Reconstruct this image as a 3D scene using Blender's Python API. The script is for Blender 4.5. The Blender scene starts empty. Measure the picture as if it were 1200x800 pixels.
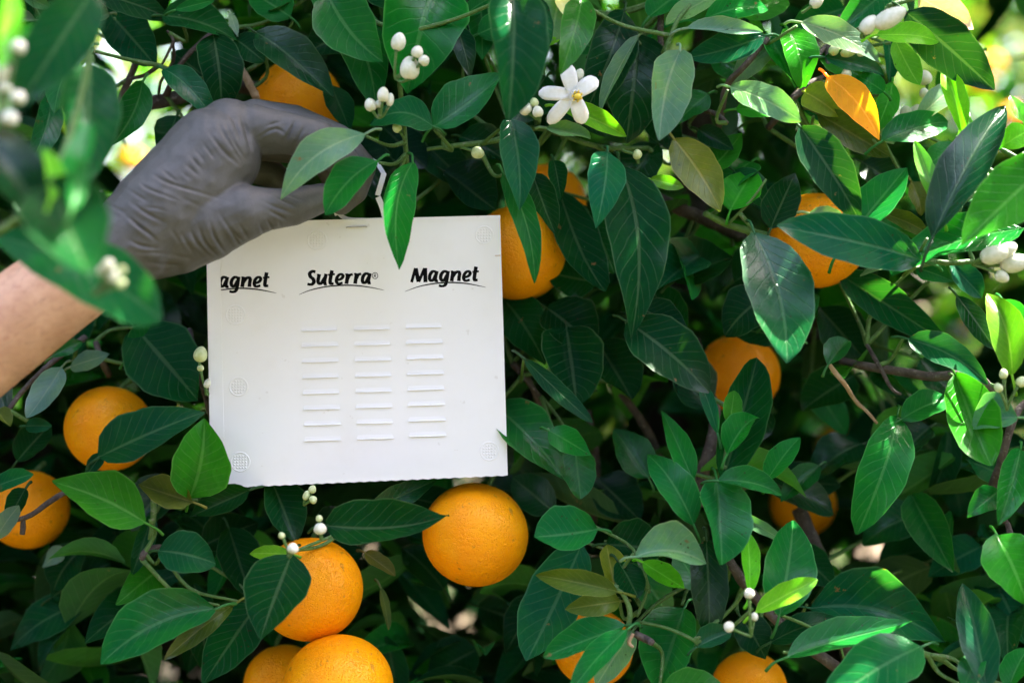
import bpy, bmesh, math, random
import numpy as np
from mathutils import Vector, Matrix

random.seed(7)
rng = np.random.default_rng(7)
S = bpy.context.scene
COL = S.collection

# ------------------------------------------------------------------ camera
CAMZ = 1.4          # eye height
D0 = 0.93           # distance of the trap card
cd = bpy.data.cameras.new('camera')
cam = bpy.data.objects.new('camera', cd)
COL.objects.link(cam)
cam.location = (0, 0, CAMZ)
cam.rotation_euler = (math.pi / 2, 0, 0)
cd.sensor_width = 36
cd.lens = 50
cd.clip_start = 0.02
cd.clip_end = 2000
cd.dof.use_dof = True
cd.dof.focus_distance = 0.915
cd.dof.aperture_fstop = 2.8
S.camera = cam

# ------------------------------------------------------------------ sky, sun, exposure
SUN = Vector((0.50, 0.24, 0.95)).normalized()
w = bpy.data.worlds.new("World")
S.world = w
w.use_nodes = True
nt = w.node_tree
bg = nt.nodes['Background']
sky = nt.nodes.new('ShaderNodeTexSky')
sky.sky_type = 'NISHITA'
sky.sun_disc = False
sky.sun_elevation = math.asin(SUN.z)
sky.sun_rotation = math.atan2(SUN.x, SUN.y)
sky.dust_density = 2.5
sky.ozone_density = 0.3
hz = nt.nodes.new('ShaderNodeMix'); hz.data_type = 'RGBA'; hz.blend_type = 'MULTIPLY'
hz.inputs[0].default_value = 1.0
hz.inputs[7].default_value = (1.19, 1.0, 0.96, 1)      # warm tint on the sky light, in place of a white balance
nt.links.new(sky.outputs[0], hz.inputs[6])
nt.links.new(hz.outputs[2], bg.inputs[0])
bg.inputs[1].default_value = 0.15
sl = bpy.data.lights.new('sun', 'SUN')
sl.energy = 5.0
sl.angle = math.radians(0.5)
sl.color = (1, 0.94, 0.84)
so = bpy.data.objects.new('sun', sl)
COL.objects.link(so)
so.rotation_euler = SUN.to_track_quat('Z', 'Y').to_euler()
so.location = SUN * 20
S.view_settings.view_transform = 'Standard'
S.view_settings.look = 'None'
S.view_settings.exposure = 3.43
S.view_settings.gamma = 1
S.render.engine = 'CYCLES'
S.cycles.max_bounces = 6
S.cycles.diffuse_bounces = 4
S.cycles.glossy_bounces = 2
S.cycles.transmission_bounces = 3
S.cycles.use_denoising = True
S.cycles.caustics_reflective = False
S.cycles.caustics_refractive = False


# ------------------------------------------------------------------ helpers
def P(px, py, d=0.0):
    """a point of the place from where it is seen and how far behind the card plane it lies (metres)"""
    y = D0 + d
    k = 0.72 * y / 1200
    return Vector(((px - 600) * k, y, CAMZ - (py - 400) * k))


def px2m(n, d=0.0):
    return n * 0.72 * (D0 + d) / 1200


def node_mat(name, col=(0.5, 0.5, 0.5), rough=0.5, spec=0.5):
    m = bpy.data.materials.new(name)
    m.use_nodes = True
    b = m.node_tree.nodes['Principled BSDF']
    b.inputs['Base Color'].default_value = (*col, 1)
    b.inputs['Roughness'].default_value = rough
    b.inputs['Specular IOR Level'].default_value = spec
    return m, m.node_tree, b


class G:
    """small node graph helper"""
    def __init__(s, t): s.t = t
    def n(s, kind, **kw):
        x = s.t.nodes.new(kind)
        for k, v in kw.items(): setattr(x, k, v)
        return x
    def put(s, sock, v):
        if hasattr(v, 'links') or isinstance(v, bpy.types.NodeSocket): s.t.links.new(v, sock)
        else: sock.default_value = v
    def math(s, op, a, b=0.0, clamp=False):
        x = s.n('ShaderNodeMath', operation=op, use_clamp=clamp)
        s.put(x.inputs[0], a); s.put(x.inputs[1], b)
        return x.outputs[0]
    def ramp(s, v, a, b, to0=0.0, to1=1.0):
        x = s.n('ShaderNodeMapRange', interpolation_type='SMOOTHSTEP')
        s.put(x.inputs[0], v)
        for i, q in enumerate((a, b, to0, to1)): x.inputs[1 + i].default_value = q
        return x.outputs[0]
    def mix(s, f, a, b, blend='MIX'):
        x = s.n('ShaderNodeMix', data_type='RGBA', blend_type=blend)
        s.put(x.inputs[0], f)
        for sock, v in ((x.inputs[6], a), (x.inputs[7], b)):
            if isinstance(v, tuple): sock.default_value = (*v, 1)
            else: s.t.links.new(v, sock)
        return x.outputs[2]
    def noise(s, vec, scale, detail=3.0, rough=0.5):
        x = s.n('ShaderNodeTexNoise')
        if vec is not None: s.t.links.new(vec, x.inputs['Vector'])
        x.inputs['Scale'].default_value = scale
        x.inputs['Detail'].default_value = detail
        x.inputs['Roughness'].default_value = rough
        return x.outputs[0]
    def bump(s, h, strength, dist, normal=None):
        x = s.n('ShaderNodeBump')
        x.inputs['Strength'].default_value = strength
        x.inputs['Distance'].default_value = dist
        s.t.links.new(h, x.inputs['Height'])
        if normal is not None: s.t.links.new(normal, x.inputs['Normal'])
        return x.outputs[0]


def empty(name, loc):
    o = bpy.data.objects.new(name, None)
    o.empty_display_size = 0.02
    COL.objects.link(o)
    o.location = loc
    return o


def tag(o, label=None, cat=None, group=None, kind=None):
    if label: o['label'] = label
    if cat: o['category'] = cat
    if group: o['group'] = group
    if kind: o['kind'] = kind
    return o


def root_loc(parent):
    return Vector(parent.location) if parent is not None else Vector((0, 0, 0))


def mesh_obj(name, verts, faces, mat, parent=None, origin=None, smooth=True, uvs=None, col=None, chain=None):
    """verts are world points; the object sits at origin; parent chain offset is subtracted"""
    org = Vector(origin) if origin is not None else (root_loc(parent) if parent is not None else Vector((0, 0, 0)))
    v = np.asarray([tuple(q) for q in verts], dtype=np.float32) - np.array(org, dtype=np.float32)
    me = bpy.data.meshes.new(name)
    me.from_pydata(v.tolist(), [], faces)
    if smooth:
        me.polygons.foreach_set('use_smooth', [True] * len(me.polygons))
    if uvs is not None:
        ul = me.uv_layers.new(name='UVMap')
        li = np.zeros(len(me.loops), dtype=np.int32)
        me.loops.foreach_get('vertex_index', li)
        ul.data.foreach_set('uv', np.asarray(uvs, dtype=np.float32)[li].ravel())
    if col is not None:
        a = me.attributes.new('leaf_colour', 'FLOAT_COLOR', 'POINT')
        a.data.foreach_set('color', np.tile(np.array([*col, 1], dtype=np.float32), len(v)))
    if mat: me.materials.append(mat)
    me.update()
    o = bpy.data.objects.new(name, me)
    COL.objects.link(o)
    if parent is not None:
        o.parent = parent
        base = chain if chain is not None else root_loc(parent)
        o.location = org - base
    else:
        o.location = org
    return o


def catmull(pts, n):
    pts = [np.array(p, dtype=float) for p in pts]
    if len(pts) == 2:
        return [pts[0] + (pts[1] - pts[0]) * t for t in np.linspace(0, 1, n + 1)]
    q = [2 * pts[0] - pts[1]] + pts + [2 * pts[-1] - pts[-2]]
    out = []
    for i in range(1, len(q) - 2):
        p0, p1, p2, p3 = q[i - 1], q[i], q[i + 1], q[i + 2]
        for k in range(n):
            t = k / n
            out.append(0.5 * (2 * p1 + (p2 - p0) * t + (2 * p0 - 5 * p1 + 4 * p2 - p3) * t * t + (3 * p1 - p0 - 3 * p2 + p3) * t ** 3))
    out.append(pts[-1])
    return out


def tube_geo(pts, seg=8, n=6, jit=0.0, vo=0):
    """pts: (x,y,z,r) world; returns verts, faces"""
    c = catmull(pts, n)
    V, F = [], []
    prev = None
    for i, q in enumerate(c):
        a = c[min(i + 1, len(c) - 1)][:3] - c[max(i - 1, 0)][:3]
        a = a / (np.linalg.norm(a) + 1e-12)
        if prev is None:
            r0 = np.cross(a, (0.3, 0.9, 0.2)); r0 /= np.linalg.norm(r0) + 1e-12
        else:
            r0 = prev - a * np.dot(prev, a); r0 /= np.linalg.norm(r0) + 1e-12
        prev = r0
        r1 = np.cross(a, r0)
        for k in range(seg):
            an = 2 * math.pi * k / seg
            rr = max(q[3], 1e-5) * (1 + jit * (random.random() - 0.5))
            V.append(q[:3] + (r0 * math.cos(an) + r1 * math.sin(an)) * rr)
        if i:
            b = vo + (i - 1) * seg
            for k in range(seg):
                F.append((b + k, b + (k + 1) % seg, b + seg + (k + 1) % seg, b + seg + k))
    F.append(tuple(vo + k for k in range(seg))[::-1])
    e = vo + (len(c) - 1) * seg
    F.append(tuple(e + k for k in range(seg)))
    return V, F


# ------------------------------------------------------------------ materials
def make_leaf_mat():
    m = bpy.data.materials.new('citrus_leaf')
    m.use_nodes = True
    t = m.node_tree
    t.nodes.remove(t.nodes['Principled BSDF'])
    g = G(t)
    out = t.nodes['Material Output']
    at = g.n('ShaderNodeAttribute', attribute_name='leaf_colour')
    uv = g.n('ShaderNodeUVMap', uv_map='UVMap')
    sp = g.n('ShaderNodeSeparateXYZ'); t.links.new(uv.outputs[0], sp.inputs[0])
    u, v = sp.outputs[0], sp.outputs[1]
    tt = g.math('MULTIPLY', g.math('ABSOLUTE', g.math('SUBTRACT', v, 0.5)), 2.0)
    geo = g.n('ShaderNodeNewGeometry')
    pos = geo.outputs['Position']
    mid = g.ramp(tt, 0.085, 0.03)
    ph = g.math('ADD', g.math('SUBTRACT', g.math('MULTIPLY', u, 10.0), g.math('MULTIPLY', tt, 2.4)),
                g.math('MULTIPLY', g.noise(pos, 45, 2), 0.7))
    fr = g.math('ABSOLUTE', g.math('SUBTRACT', g.math('FRACT', ph), 0.5))
    vein = g.math('MULTIPLY', g.ramp(fr, 0.10, 0.0), g.ramp(tt, 1.0, 0.75))
    nz = g.noise(pos, 38, 5, 0.6)
    fine = g.noise(pos, 420, 3, 0.6)
    base = g.mix(g.ramp(nz, 0.35, 0.72), at.outputs[0], g.mix(1.0, at.outputs[0], (1.5, 1.35, 0.8), 'MULTIPLY'))
    base = g.mix(g.ramp(fine, 0.3, 0.8, 0.0, 0.3), base, g.mix(1.0, base, (0.55, 0.62, 0.6), 'MULTIPLY'))
    light = g.mix(1.0, base, (3.0, 1.8, 2.2), 'MULTIPLY')
    light = g.mix(0.16, light, (0.5, 0.62, 0.32))
    base = g.mix(g.math('MULTIPLY', vein, 0.20), base, light)
    base = g.mix(g.math('MULTIPLY', mid, 0.36), base, light)
    base = g.mix(g.math('MULTIPLY', g.ramp(tt, 0.93, 1.0), 0.45), base, light)
    # blemishes: small dark specks, brown scars and pale dusty residue
    sn = g.n('ShaderNodeTexVoronoi'); t.links.new(pos, sn.inputs['Vector']); sn.inputs['Scale'].default_value = 210
    spk = g.math('MULTIPLY', g.ramp(sn.outputs['Distance'], 0.17, 0.08), g.ramp(g.noise(pos, 17, 2), 0.53, 0.62))
    base = g.mix(g.math('MULTIPLY', spk, 0.75), base, (0.035, 0.022, 0.012))
    scar = g.math('MULTIPLY', g.ramp(g.noise(pos, 85, 4, 0.65), 0.66, 0.72), g.ramp(g.noise(pos, 15, 1), 0.54, 0.63))
    base = g.mix(g.math('MULTIPLY', scar, 0.8), base, (0.20, 0.10, 0.04))
    dust = g.math('MULTIPLY', g.ramp(g.noise(pos, 22, 6, 0.7), 0.58, 0.8), 0.03)
    base = g.mix(dust, base, (0.34, 0.42, 0.38))
    under = g.mix(0.30, g.mix(1.0, base, (1.5, 1.25, 1.2), 'MULTIPLY'), (0.12, 0.21, 0.09))
    colr = g.mix(geo.outputs['Backfacing'], base, under)
    h = g.math('ADD', g.math('ADD', g.math('MULTIPLY', vein, -0.5), g.math('MULTIPLY', mid, -1.0)), g.math('MULTIPLY', nz, 1.4))
    h = g.math('ADD', h, g.math('MULTIPLY', fine, 0.35))
    nb = g.bump(h, 0.38, 0.0009)
    p = g.n('ShaderNodeBsdfPrincipled')
    t.links.new(colr, p.inputs['Base Color'])
    t.links.new(nb, p.inputs['Normal'])
    rg = g.math('ADD', g.ramp(g.noise(pos, 30, 4), 0.3, 0.7, 0.17, 0.30), g.math('MULTIPLY', geo.outputs['Backfacing'], 0.25))
    t.links.new(rg, p.inputs['Roughness'])
    # the wax bloom comes and goes over a leaf
    t.links.new(g.ramp(g.noise(pos, 14, 2), 0.50, 0.66, 0.03, 0.42), p.inputs['Specular IOR Level'])
    tr = g.n('ShaderNodeBsdfTranslucent')
    tc = g.mix(1.0, g.mix(0.03, base, (0.4, 0.55, 0.02)), (1.7, 2.4, 0.5), 'MULTIPLY')
    tc = g.mix(g.math('MULTIPLY', vein, 0.45), tc, g.mix(1.0, tc, (0.35, 0.4, 0.4), 'MULTIPLY'))
    t.links.new(tc, tr.inputs[0])
    mx = g.n('ShaderNodeMixShader'); mx.inputs[0].default_value = 0.26
    t.links.new(p.outputs[0], mx.inputs[1]); t.links.new(tr.outputs[0], mx.inputs[2])
    t.links.new(mx.outputs[0], out.inputs[0])
    return m


LEAF = make_leaf_mat()


def make_bark(name, c1, c2, rough=0.8):
    m, t, b = node_mat(name, c1, rough, 0.3)
    g = G(t)
    geo = g.n('ShaderNodeNewGeometry')
    n1 = g.noise(geo.outputs[0], 60, 5, 0.7)
    n2 = g.noise(geo.outputs[0], 300, 4, 0.6)
    c = g.mix(g.ramp(n1, 0.35, 0.7), c1, c2)
    c = g.mix(g.ramp(n2, 0.55, 0.75, 0, 0.6), c, (0.28, 0.26, 0.22))
    t.links.new(c, b.inputs['Base Color'])
    t.links.new(g.bump(g.math('ADD', n1, n2), 0.8, 0.002), b.inputs['Normal'])
    return m


BARK = make_bark('grey_bark', (0.045, 0.035, 0.03), (0.11, 0.09, 0.075))
TAN = make_bark('dead_twig', (0.30, 0.19, 0.10), (0.46, 0.33, 0.2))
GREEN_TWIG = make_bark('green_twig', (0.06, 0.14, 0.03), (0.10, 0.2, 0.05), 0.5)


def make_orange():
    m, t, b = node_mat('orange_peel', (0.9, 0.3, 0.001), 0.36, 0.22)
    g = G(t)
    tc = g.n('ShaderNodeTexCoord')
    oi = g.n('ShaderNodeObjectInfo')
    ob = tc.outputs['Object']
    n1 = g.noise(ob, 35, 4, 0.6)
    c = g.mix(g.ramp(n1, 0.3, 0.75), (0.93, 0.33, 0.001), (0.96, 0.42, 0.001))
    c = g.mix(g.math('MULTIPLY', oi.outputs['Random'], 0.5), c, (0.86, 0.23, 0.001))
    vo = g.n('ShaderNodeTexVoronoi'); t.links.new(ob, vo.inputs['Vector']); vo.inputs['Scale'].default_value = 760
    sp = g.math('MULTIPLY', g.ramp(g.noise(ob, 150, 4), 0.65, 0.72), 0.6)
    c = g.mix(sp, c, (0.30, 0.13, 0.02))
    t.links.new(c, b.inputs['Base Color'])
    n2 = g.noise(ob, 420, 2)
    h = g.math('ADD', g.math('MULTIPLY', g.ramp(vo.outputs['Distance'], 0.0, 0.5), 0.8), g.math('MULTIPLY', n2, 0.9))
    h = g.math('ADD', h, g.math('MULTIPLY', g.noise(ob, 60, 2), 0.8))
    t.links.new(g.bump(h, 0.68, 0.0011), b.inputs['Normal'])
    b.inputs['Coat Weight'].default_value = 0.0
    b.inputs['Subsurface Weight'].default_value = 0.08
    b.inputs['Subsurface Radius'].default_value = (0.006, 0.002, 0.0005)
    b.inputs['Subsurface Scale'].default_value = 1.0
    return m


PEEL = make_orange()


def simple(name, c1, c2, rough, spec, scale, bump=0.0, dist=0.0005, sss=0.0):
    m, t, b = node_mat(name, c1, rough, spec)
    g = G(t)
    geo = g.n('ShaderNodeNewGeometry')
    n = g.noise(geo.outputs[0], scale, 4, 0.6)
    t.links.new(g.mix(g.ramp(n, 0.3, 0.7), c1, c2), b.inputs['Base Color'])
    if bump: t.links.new(g.bump(n, bump, dist), b.inputs['Normal'])
    if sss:
        b.inputs['Subsurface Weight'].default_value = sss
        b.inputs['Subsurface Radius'].default_value = (0.003, 0.002, 0.0015)
        b.inputs['Subsurface Scale'].default_value = 1.0
    return m


PETAL = simple('white_petal', (0.74, 0.74, 0.68), (0.80, 0.80, 0.76), 0.5, 0.4, 400, 0.3, 0.0004, 0.2)
BUDW = simple('white_bud', (0.52, 0.56, 0.40), (0.66, 0.67, 0.56), 0.45, 0.4, 300, 0.25, 0.0003, 0.2)
BUDG = simple('green_bud', (0.42, 0.52, 0.22), (0.55, 0.62, 0.34), 0.45, 0.4, 300, 0.25, 0.0003, 0.1)
STIG = simple('yellow_stigma', (0.75, 0.52, 0.04), (0.85, 0.66, 0.10), 0.5, 0.3, 500)
CARD = simple('white_card', (0.80, 0.80, 0.79), (0.83, 0.83, 0.82), 0.42, 0.4, 900, 0.10, 0.0002)
ct = CARD.node_tree; cg = G(ct); cp = cg.n('ShaderNodeNewGeometry').outputs[0]
cb = ct.nodes['Principled BSDF']
sm = cg.ramp(cg.noise(cp, 26, 5, 0.65), 0.48, 0.72, 0, 0.13)
sm2 = cg.math('MULTIPLY', cg.ramp(cg.noise(cp, 190, 2), 0.72, 0.77), 0.25)
cc_ = cg.mix(sm, (0.82, 0.82, 0.81), (0.66, 0.64, 0.58))
ct.links.new(cg.mix(sm2, cc_, (0.5, 0.46, 0.4)), cb.inputs['Base Color'])
INK = simple('black_ink', (0.0022, 0.0024, 0.003), (0.003, 0.0034, 0.004), 0.6, 0.06, 900)
STEEL = simple('staple_wire', (0.35, 0.33, 0.3), (0.45, 0.43, 0.4), 0.35, 0.6, 800)
STAIN = simple('brown_stain', (0.55, 0.42, 0.30), (0.62, 0.5, 0.38), 0.6, 0.3, 500)
GLOVE = simple('grey_nitrile', (0.061, 0.061, 0.056), (0.074, 0.074, 0.068), 0.52, 0.36, 700, 0.2, 0.0003)


def make_skin():
    m, t, b = node_mat('skin', (0.5, 0.28, 0.17), 0.5, 0.4)
    g = G(t)
    geo = g.n('ShaderNodeNewGeometry')
    pos = geo.outputs[0]
    n1 = g.noise(pos, 40, 4, 0.6)
    c = g.mix(g.ramp(n1, 0.3, 0.7), (0.40, 0.225, 0.13), (0.52, 0.32, 0.20))
    c = g.mix(g.ramp(g.noise(pos, 260, 3), 0.45, 0.7, 0, 0.35), c, (0.33, 0.16, 0.10))
    sc = g.math('MULTIPLY', g.ramp(g.noise(pos, 120, 2), 0.66, 0.72), 0.45)
    c = g.mix(sc, c, (0.34, 0.14, 0.08))
    t.links.new(c, b.inputs['Base Color'])
    t.links.new(g.bump(g.noise(pos, 600, 4, 0.7), 0.3, 0.0008), b.inputs['Normal'])
    b.inputs['Subsurface Weight'].default_value = 0.15
    b.inputs['Subsurface Radius'].default_value = (0.008, 0.003, 0.0015)
    b.inputs['Subsurface Scale'].default_value = 1.0
    return m


SKIN = make_skin()

# ------------------------------------------------------------------ setting: ground
gm, gt, gb = node_mat('orchard_ground', (0.2, 0.15, 0.09), 0.95, 0.1)
g_ = G(gt)
gp = g_.n('ShaderNodeNewGeometry').outputs[0]
gc = g_.mix(g_.ramp(g_.noise(gp, 1.3, 6, 0.65), 0.35, 0.65), (0.10, 0.075, 0.05), (0.17, 0.13, 0.085))
gc = g_.mix(g_.ramp(g_.noise(gp, 0.6, 4), 0.46, 0.6, 0, 0.85), gc, (0.05, 0.085, 0.022))
gt.links.new(gc, gb.inputs['Base Color'])
gt.links.new(g_.bump(g_.noise(gp, 18, 6, 0.7), 0.8, 0.05), gb.inputs['Normal'])
R = 600
mesh_obj('ground', [(-R, -R, 0), (R, -R, 0), (R, R, 0), (-R, R, 0)], [(0, 1, 2, 3)], gm, smooth=False)['kind'] = 'structure'

# ------------------------------------------------------------------ leaves
KIND = {  # C sunlit, L backlit, some P sky sheen: light put into leaf colour
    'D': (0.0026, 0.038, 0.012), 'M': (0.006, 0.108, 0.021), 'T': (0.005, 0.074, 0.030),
    'Y': (0.085, 0.32, 0.014), 'L': (0.020, 0.17, 0.014), 'G': (0.60, 0.33, 0.02),
    'O': (0.060, 0.105, 0.018), 'P': (0.10, 0.22, 0.12), 'C': (0.62, 0.58, 0.26), 'B': (0.11, 0.17, 0.02),
}


def prof(u, p=0.62, q=0.86):
    m = p / (p + q)
    return (u ** p) * ((1 - u) ** q) / ((m ** p) * ((1 - m) ** q))


def leaf_geo(B, T, W, roll=None, fold=18, bow=0.0, curl=0.0, wave=0.0, droop=0.0, blunt=0, nl=13, na=6, twist=0.0, petiole=True):
    a = T - B
    L = a.length
    a.normalize()
    v = ((B + T) / 2 - Vector((0, 0, CAMZ))).normalized()
    s = v.cross(a).normalized()
    n = s.cross(a)
    if n.dot(v) > 0: n, s = -n, -s
    r = math.radians(abs(roll or 0))
    best = None
    for sg in (1, -1):
        rr = r * sg
        s2 = s * math.cos(rr) + n * math.sin(rr)
        n2 = n * math.cos(rr) - s * math.sin(rr)
        sc = n2.z + 0.35 * n2.x
        if best is None or (sc > best[0]) == ((roll or 0) >= 0):
            best = (sc, s2, n2)
    _, s, n = best
    f = math.radians(fold)
    Wt = W / max(math.cos(r), 0.35) / max(math.cos(f), 0.4)
    V, F, UV = [], [], []
    ph = random.random() * 6.28
    pe, qe = random.uniform(0.54, 0.72), random.choice((random.uniform(0.62, 0.8), random.uniform(0.72, 1.08)))
    if blunt: pe, qe = 0.7, 0.55
    for i in range(nl + 1):
        u = i / nl
        u = min(max(u, 0.004), 0.996)
        hw = prof(u, pe, qe) * Wt / 2 * (1 + 0.03 * math.sin(u * 23 + ph))
        c = B + a * (L * u) + s * (bow * L * 4 * u * (1 - u)) + n * (curl * L * (4 * u * (1 - u)) - droop * L * u * u * u)
        ta = twist * (u - 0.4)
        sx = s * math.cos(ta) + n * math.sin(ta)
        nx = n * math.cos(ta) - s * math.sin(ta)
        for k in range(na + 1):
            q = 2 * k / na - 1
            wv = wave * Wt * math.sin(u * 9 + ph + (1.7 if q > 0 else 0)) * q * q
            lift = math.sin(f) * abs(q) * hw * (0.75 + 0.25 * abs(q)) + wv
            V.append(c + sx * (math.cos(f) * q * hw) + nx * lift)
            UV.append((u, k / na))
    for i in range(nl):
        for k in range(na):
            b = i * (na + 1) + k
            # wind so the upper side faces n
            F.append((b, b + 1, b + na + 2, b + na + 1))
    c0, c1, c2 = V[F[0][0]], V[F[na // 2 + na * (nl // 2)][1]], V[F[na // 2 + na * (nl // 2)][2]]
    q = F[na // 2 + na * (nl // 2)]
    nn = (V[q[1]] - V[q[0]]).cross(V[q[3]] - V[q[0]])
    if nn.dot(n) < 0: F = [x[::-1] for x in F]
    if petiole:
        pl = 0.16 * L + 0.004
        p1 = B + a * 0.02 * L
        p0 = B - a * pl * 0.5 - n * pl * 0.2
        p2 = B - a * pl * 0.8 - n * pl * 0.6
        tv, tf = tube_geo([(*p1, 0.0008), (*p0, 0.0009), (*p2, 0.0011)], 6, 3, 0, len(V))
        V += [Vector(x) for x in tv]; F += tf
        UV += [(0.0, 0.5)] * len(tv)
    return V, F, UV


def jitter(c, s=0.2):
    k = 1 + random.uniform(-s, s) * 1.3
    return tuple(max(0.002, x * k * (1 + random.uniform(-s, s))) for x in c)


LEAF_BASES = []


def leaf(parent, x0, y0, x1, y1, w_, kind='D', d=0.0, roll=None, fold=None, bow=0.0, curl=None, tilt=None, wave=None, blunt=0):
    """one leaf: petiole end and tip as seen, width as seen, depth in cm behind the card"""
    d = d / 100.0
    dz = -(y1 - y0) * 0.0006
    if tilt is None:
        tilt = 0.45 * dz + random.uniform(-0.008, 0.008)
    else:
        tilt = tilt / 100
    B, T = P(x0, y0, d - tilt / 2), P(x1, y1, d + tilt / 2)
    if roll is None: roll = random.uniform(8, 34)
    if fold is None: fold = random.choice((random.uniform(8, 22), random.uniform(20, 46)))
    if curl is None: curl = random.uniform(-0.05, 0.12)
    if wave is None: wave = random.uniform(0.015, 0.065)
    Vv, F, UV = leaf_geo(B, T, px2m(w_ * 1.13, d), roll, fold, bow, curl, wave, droop=random.uniform(-0.16, 0.28), twist=random.uniform(-0.6, 0.6), blunt=blunt)
    o = mesh_obj('leaf', Vv, F, LEAF, parent, B, True, UV, jitter(KIND[kind]))
    LEAF_BASES.append(B)
    return o


TREE = empty('orange_tree', (0.15, 1.75, 0.0))
tag(TREE, 'large orange tree full of dark glossy leaves that the card hangs in', 'tree')
SPRIG = empty('leafy_branch', P(-60, 210, -0.24))
tag(SPRIG, 'blurred leafy branch close to the lens in front of the gloved wrist', 'branch')

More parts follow.
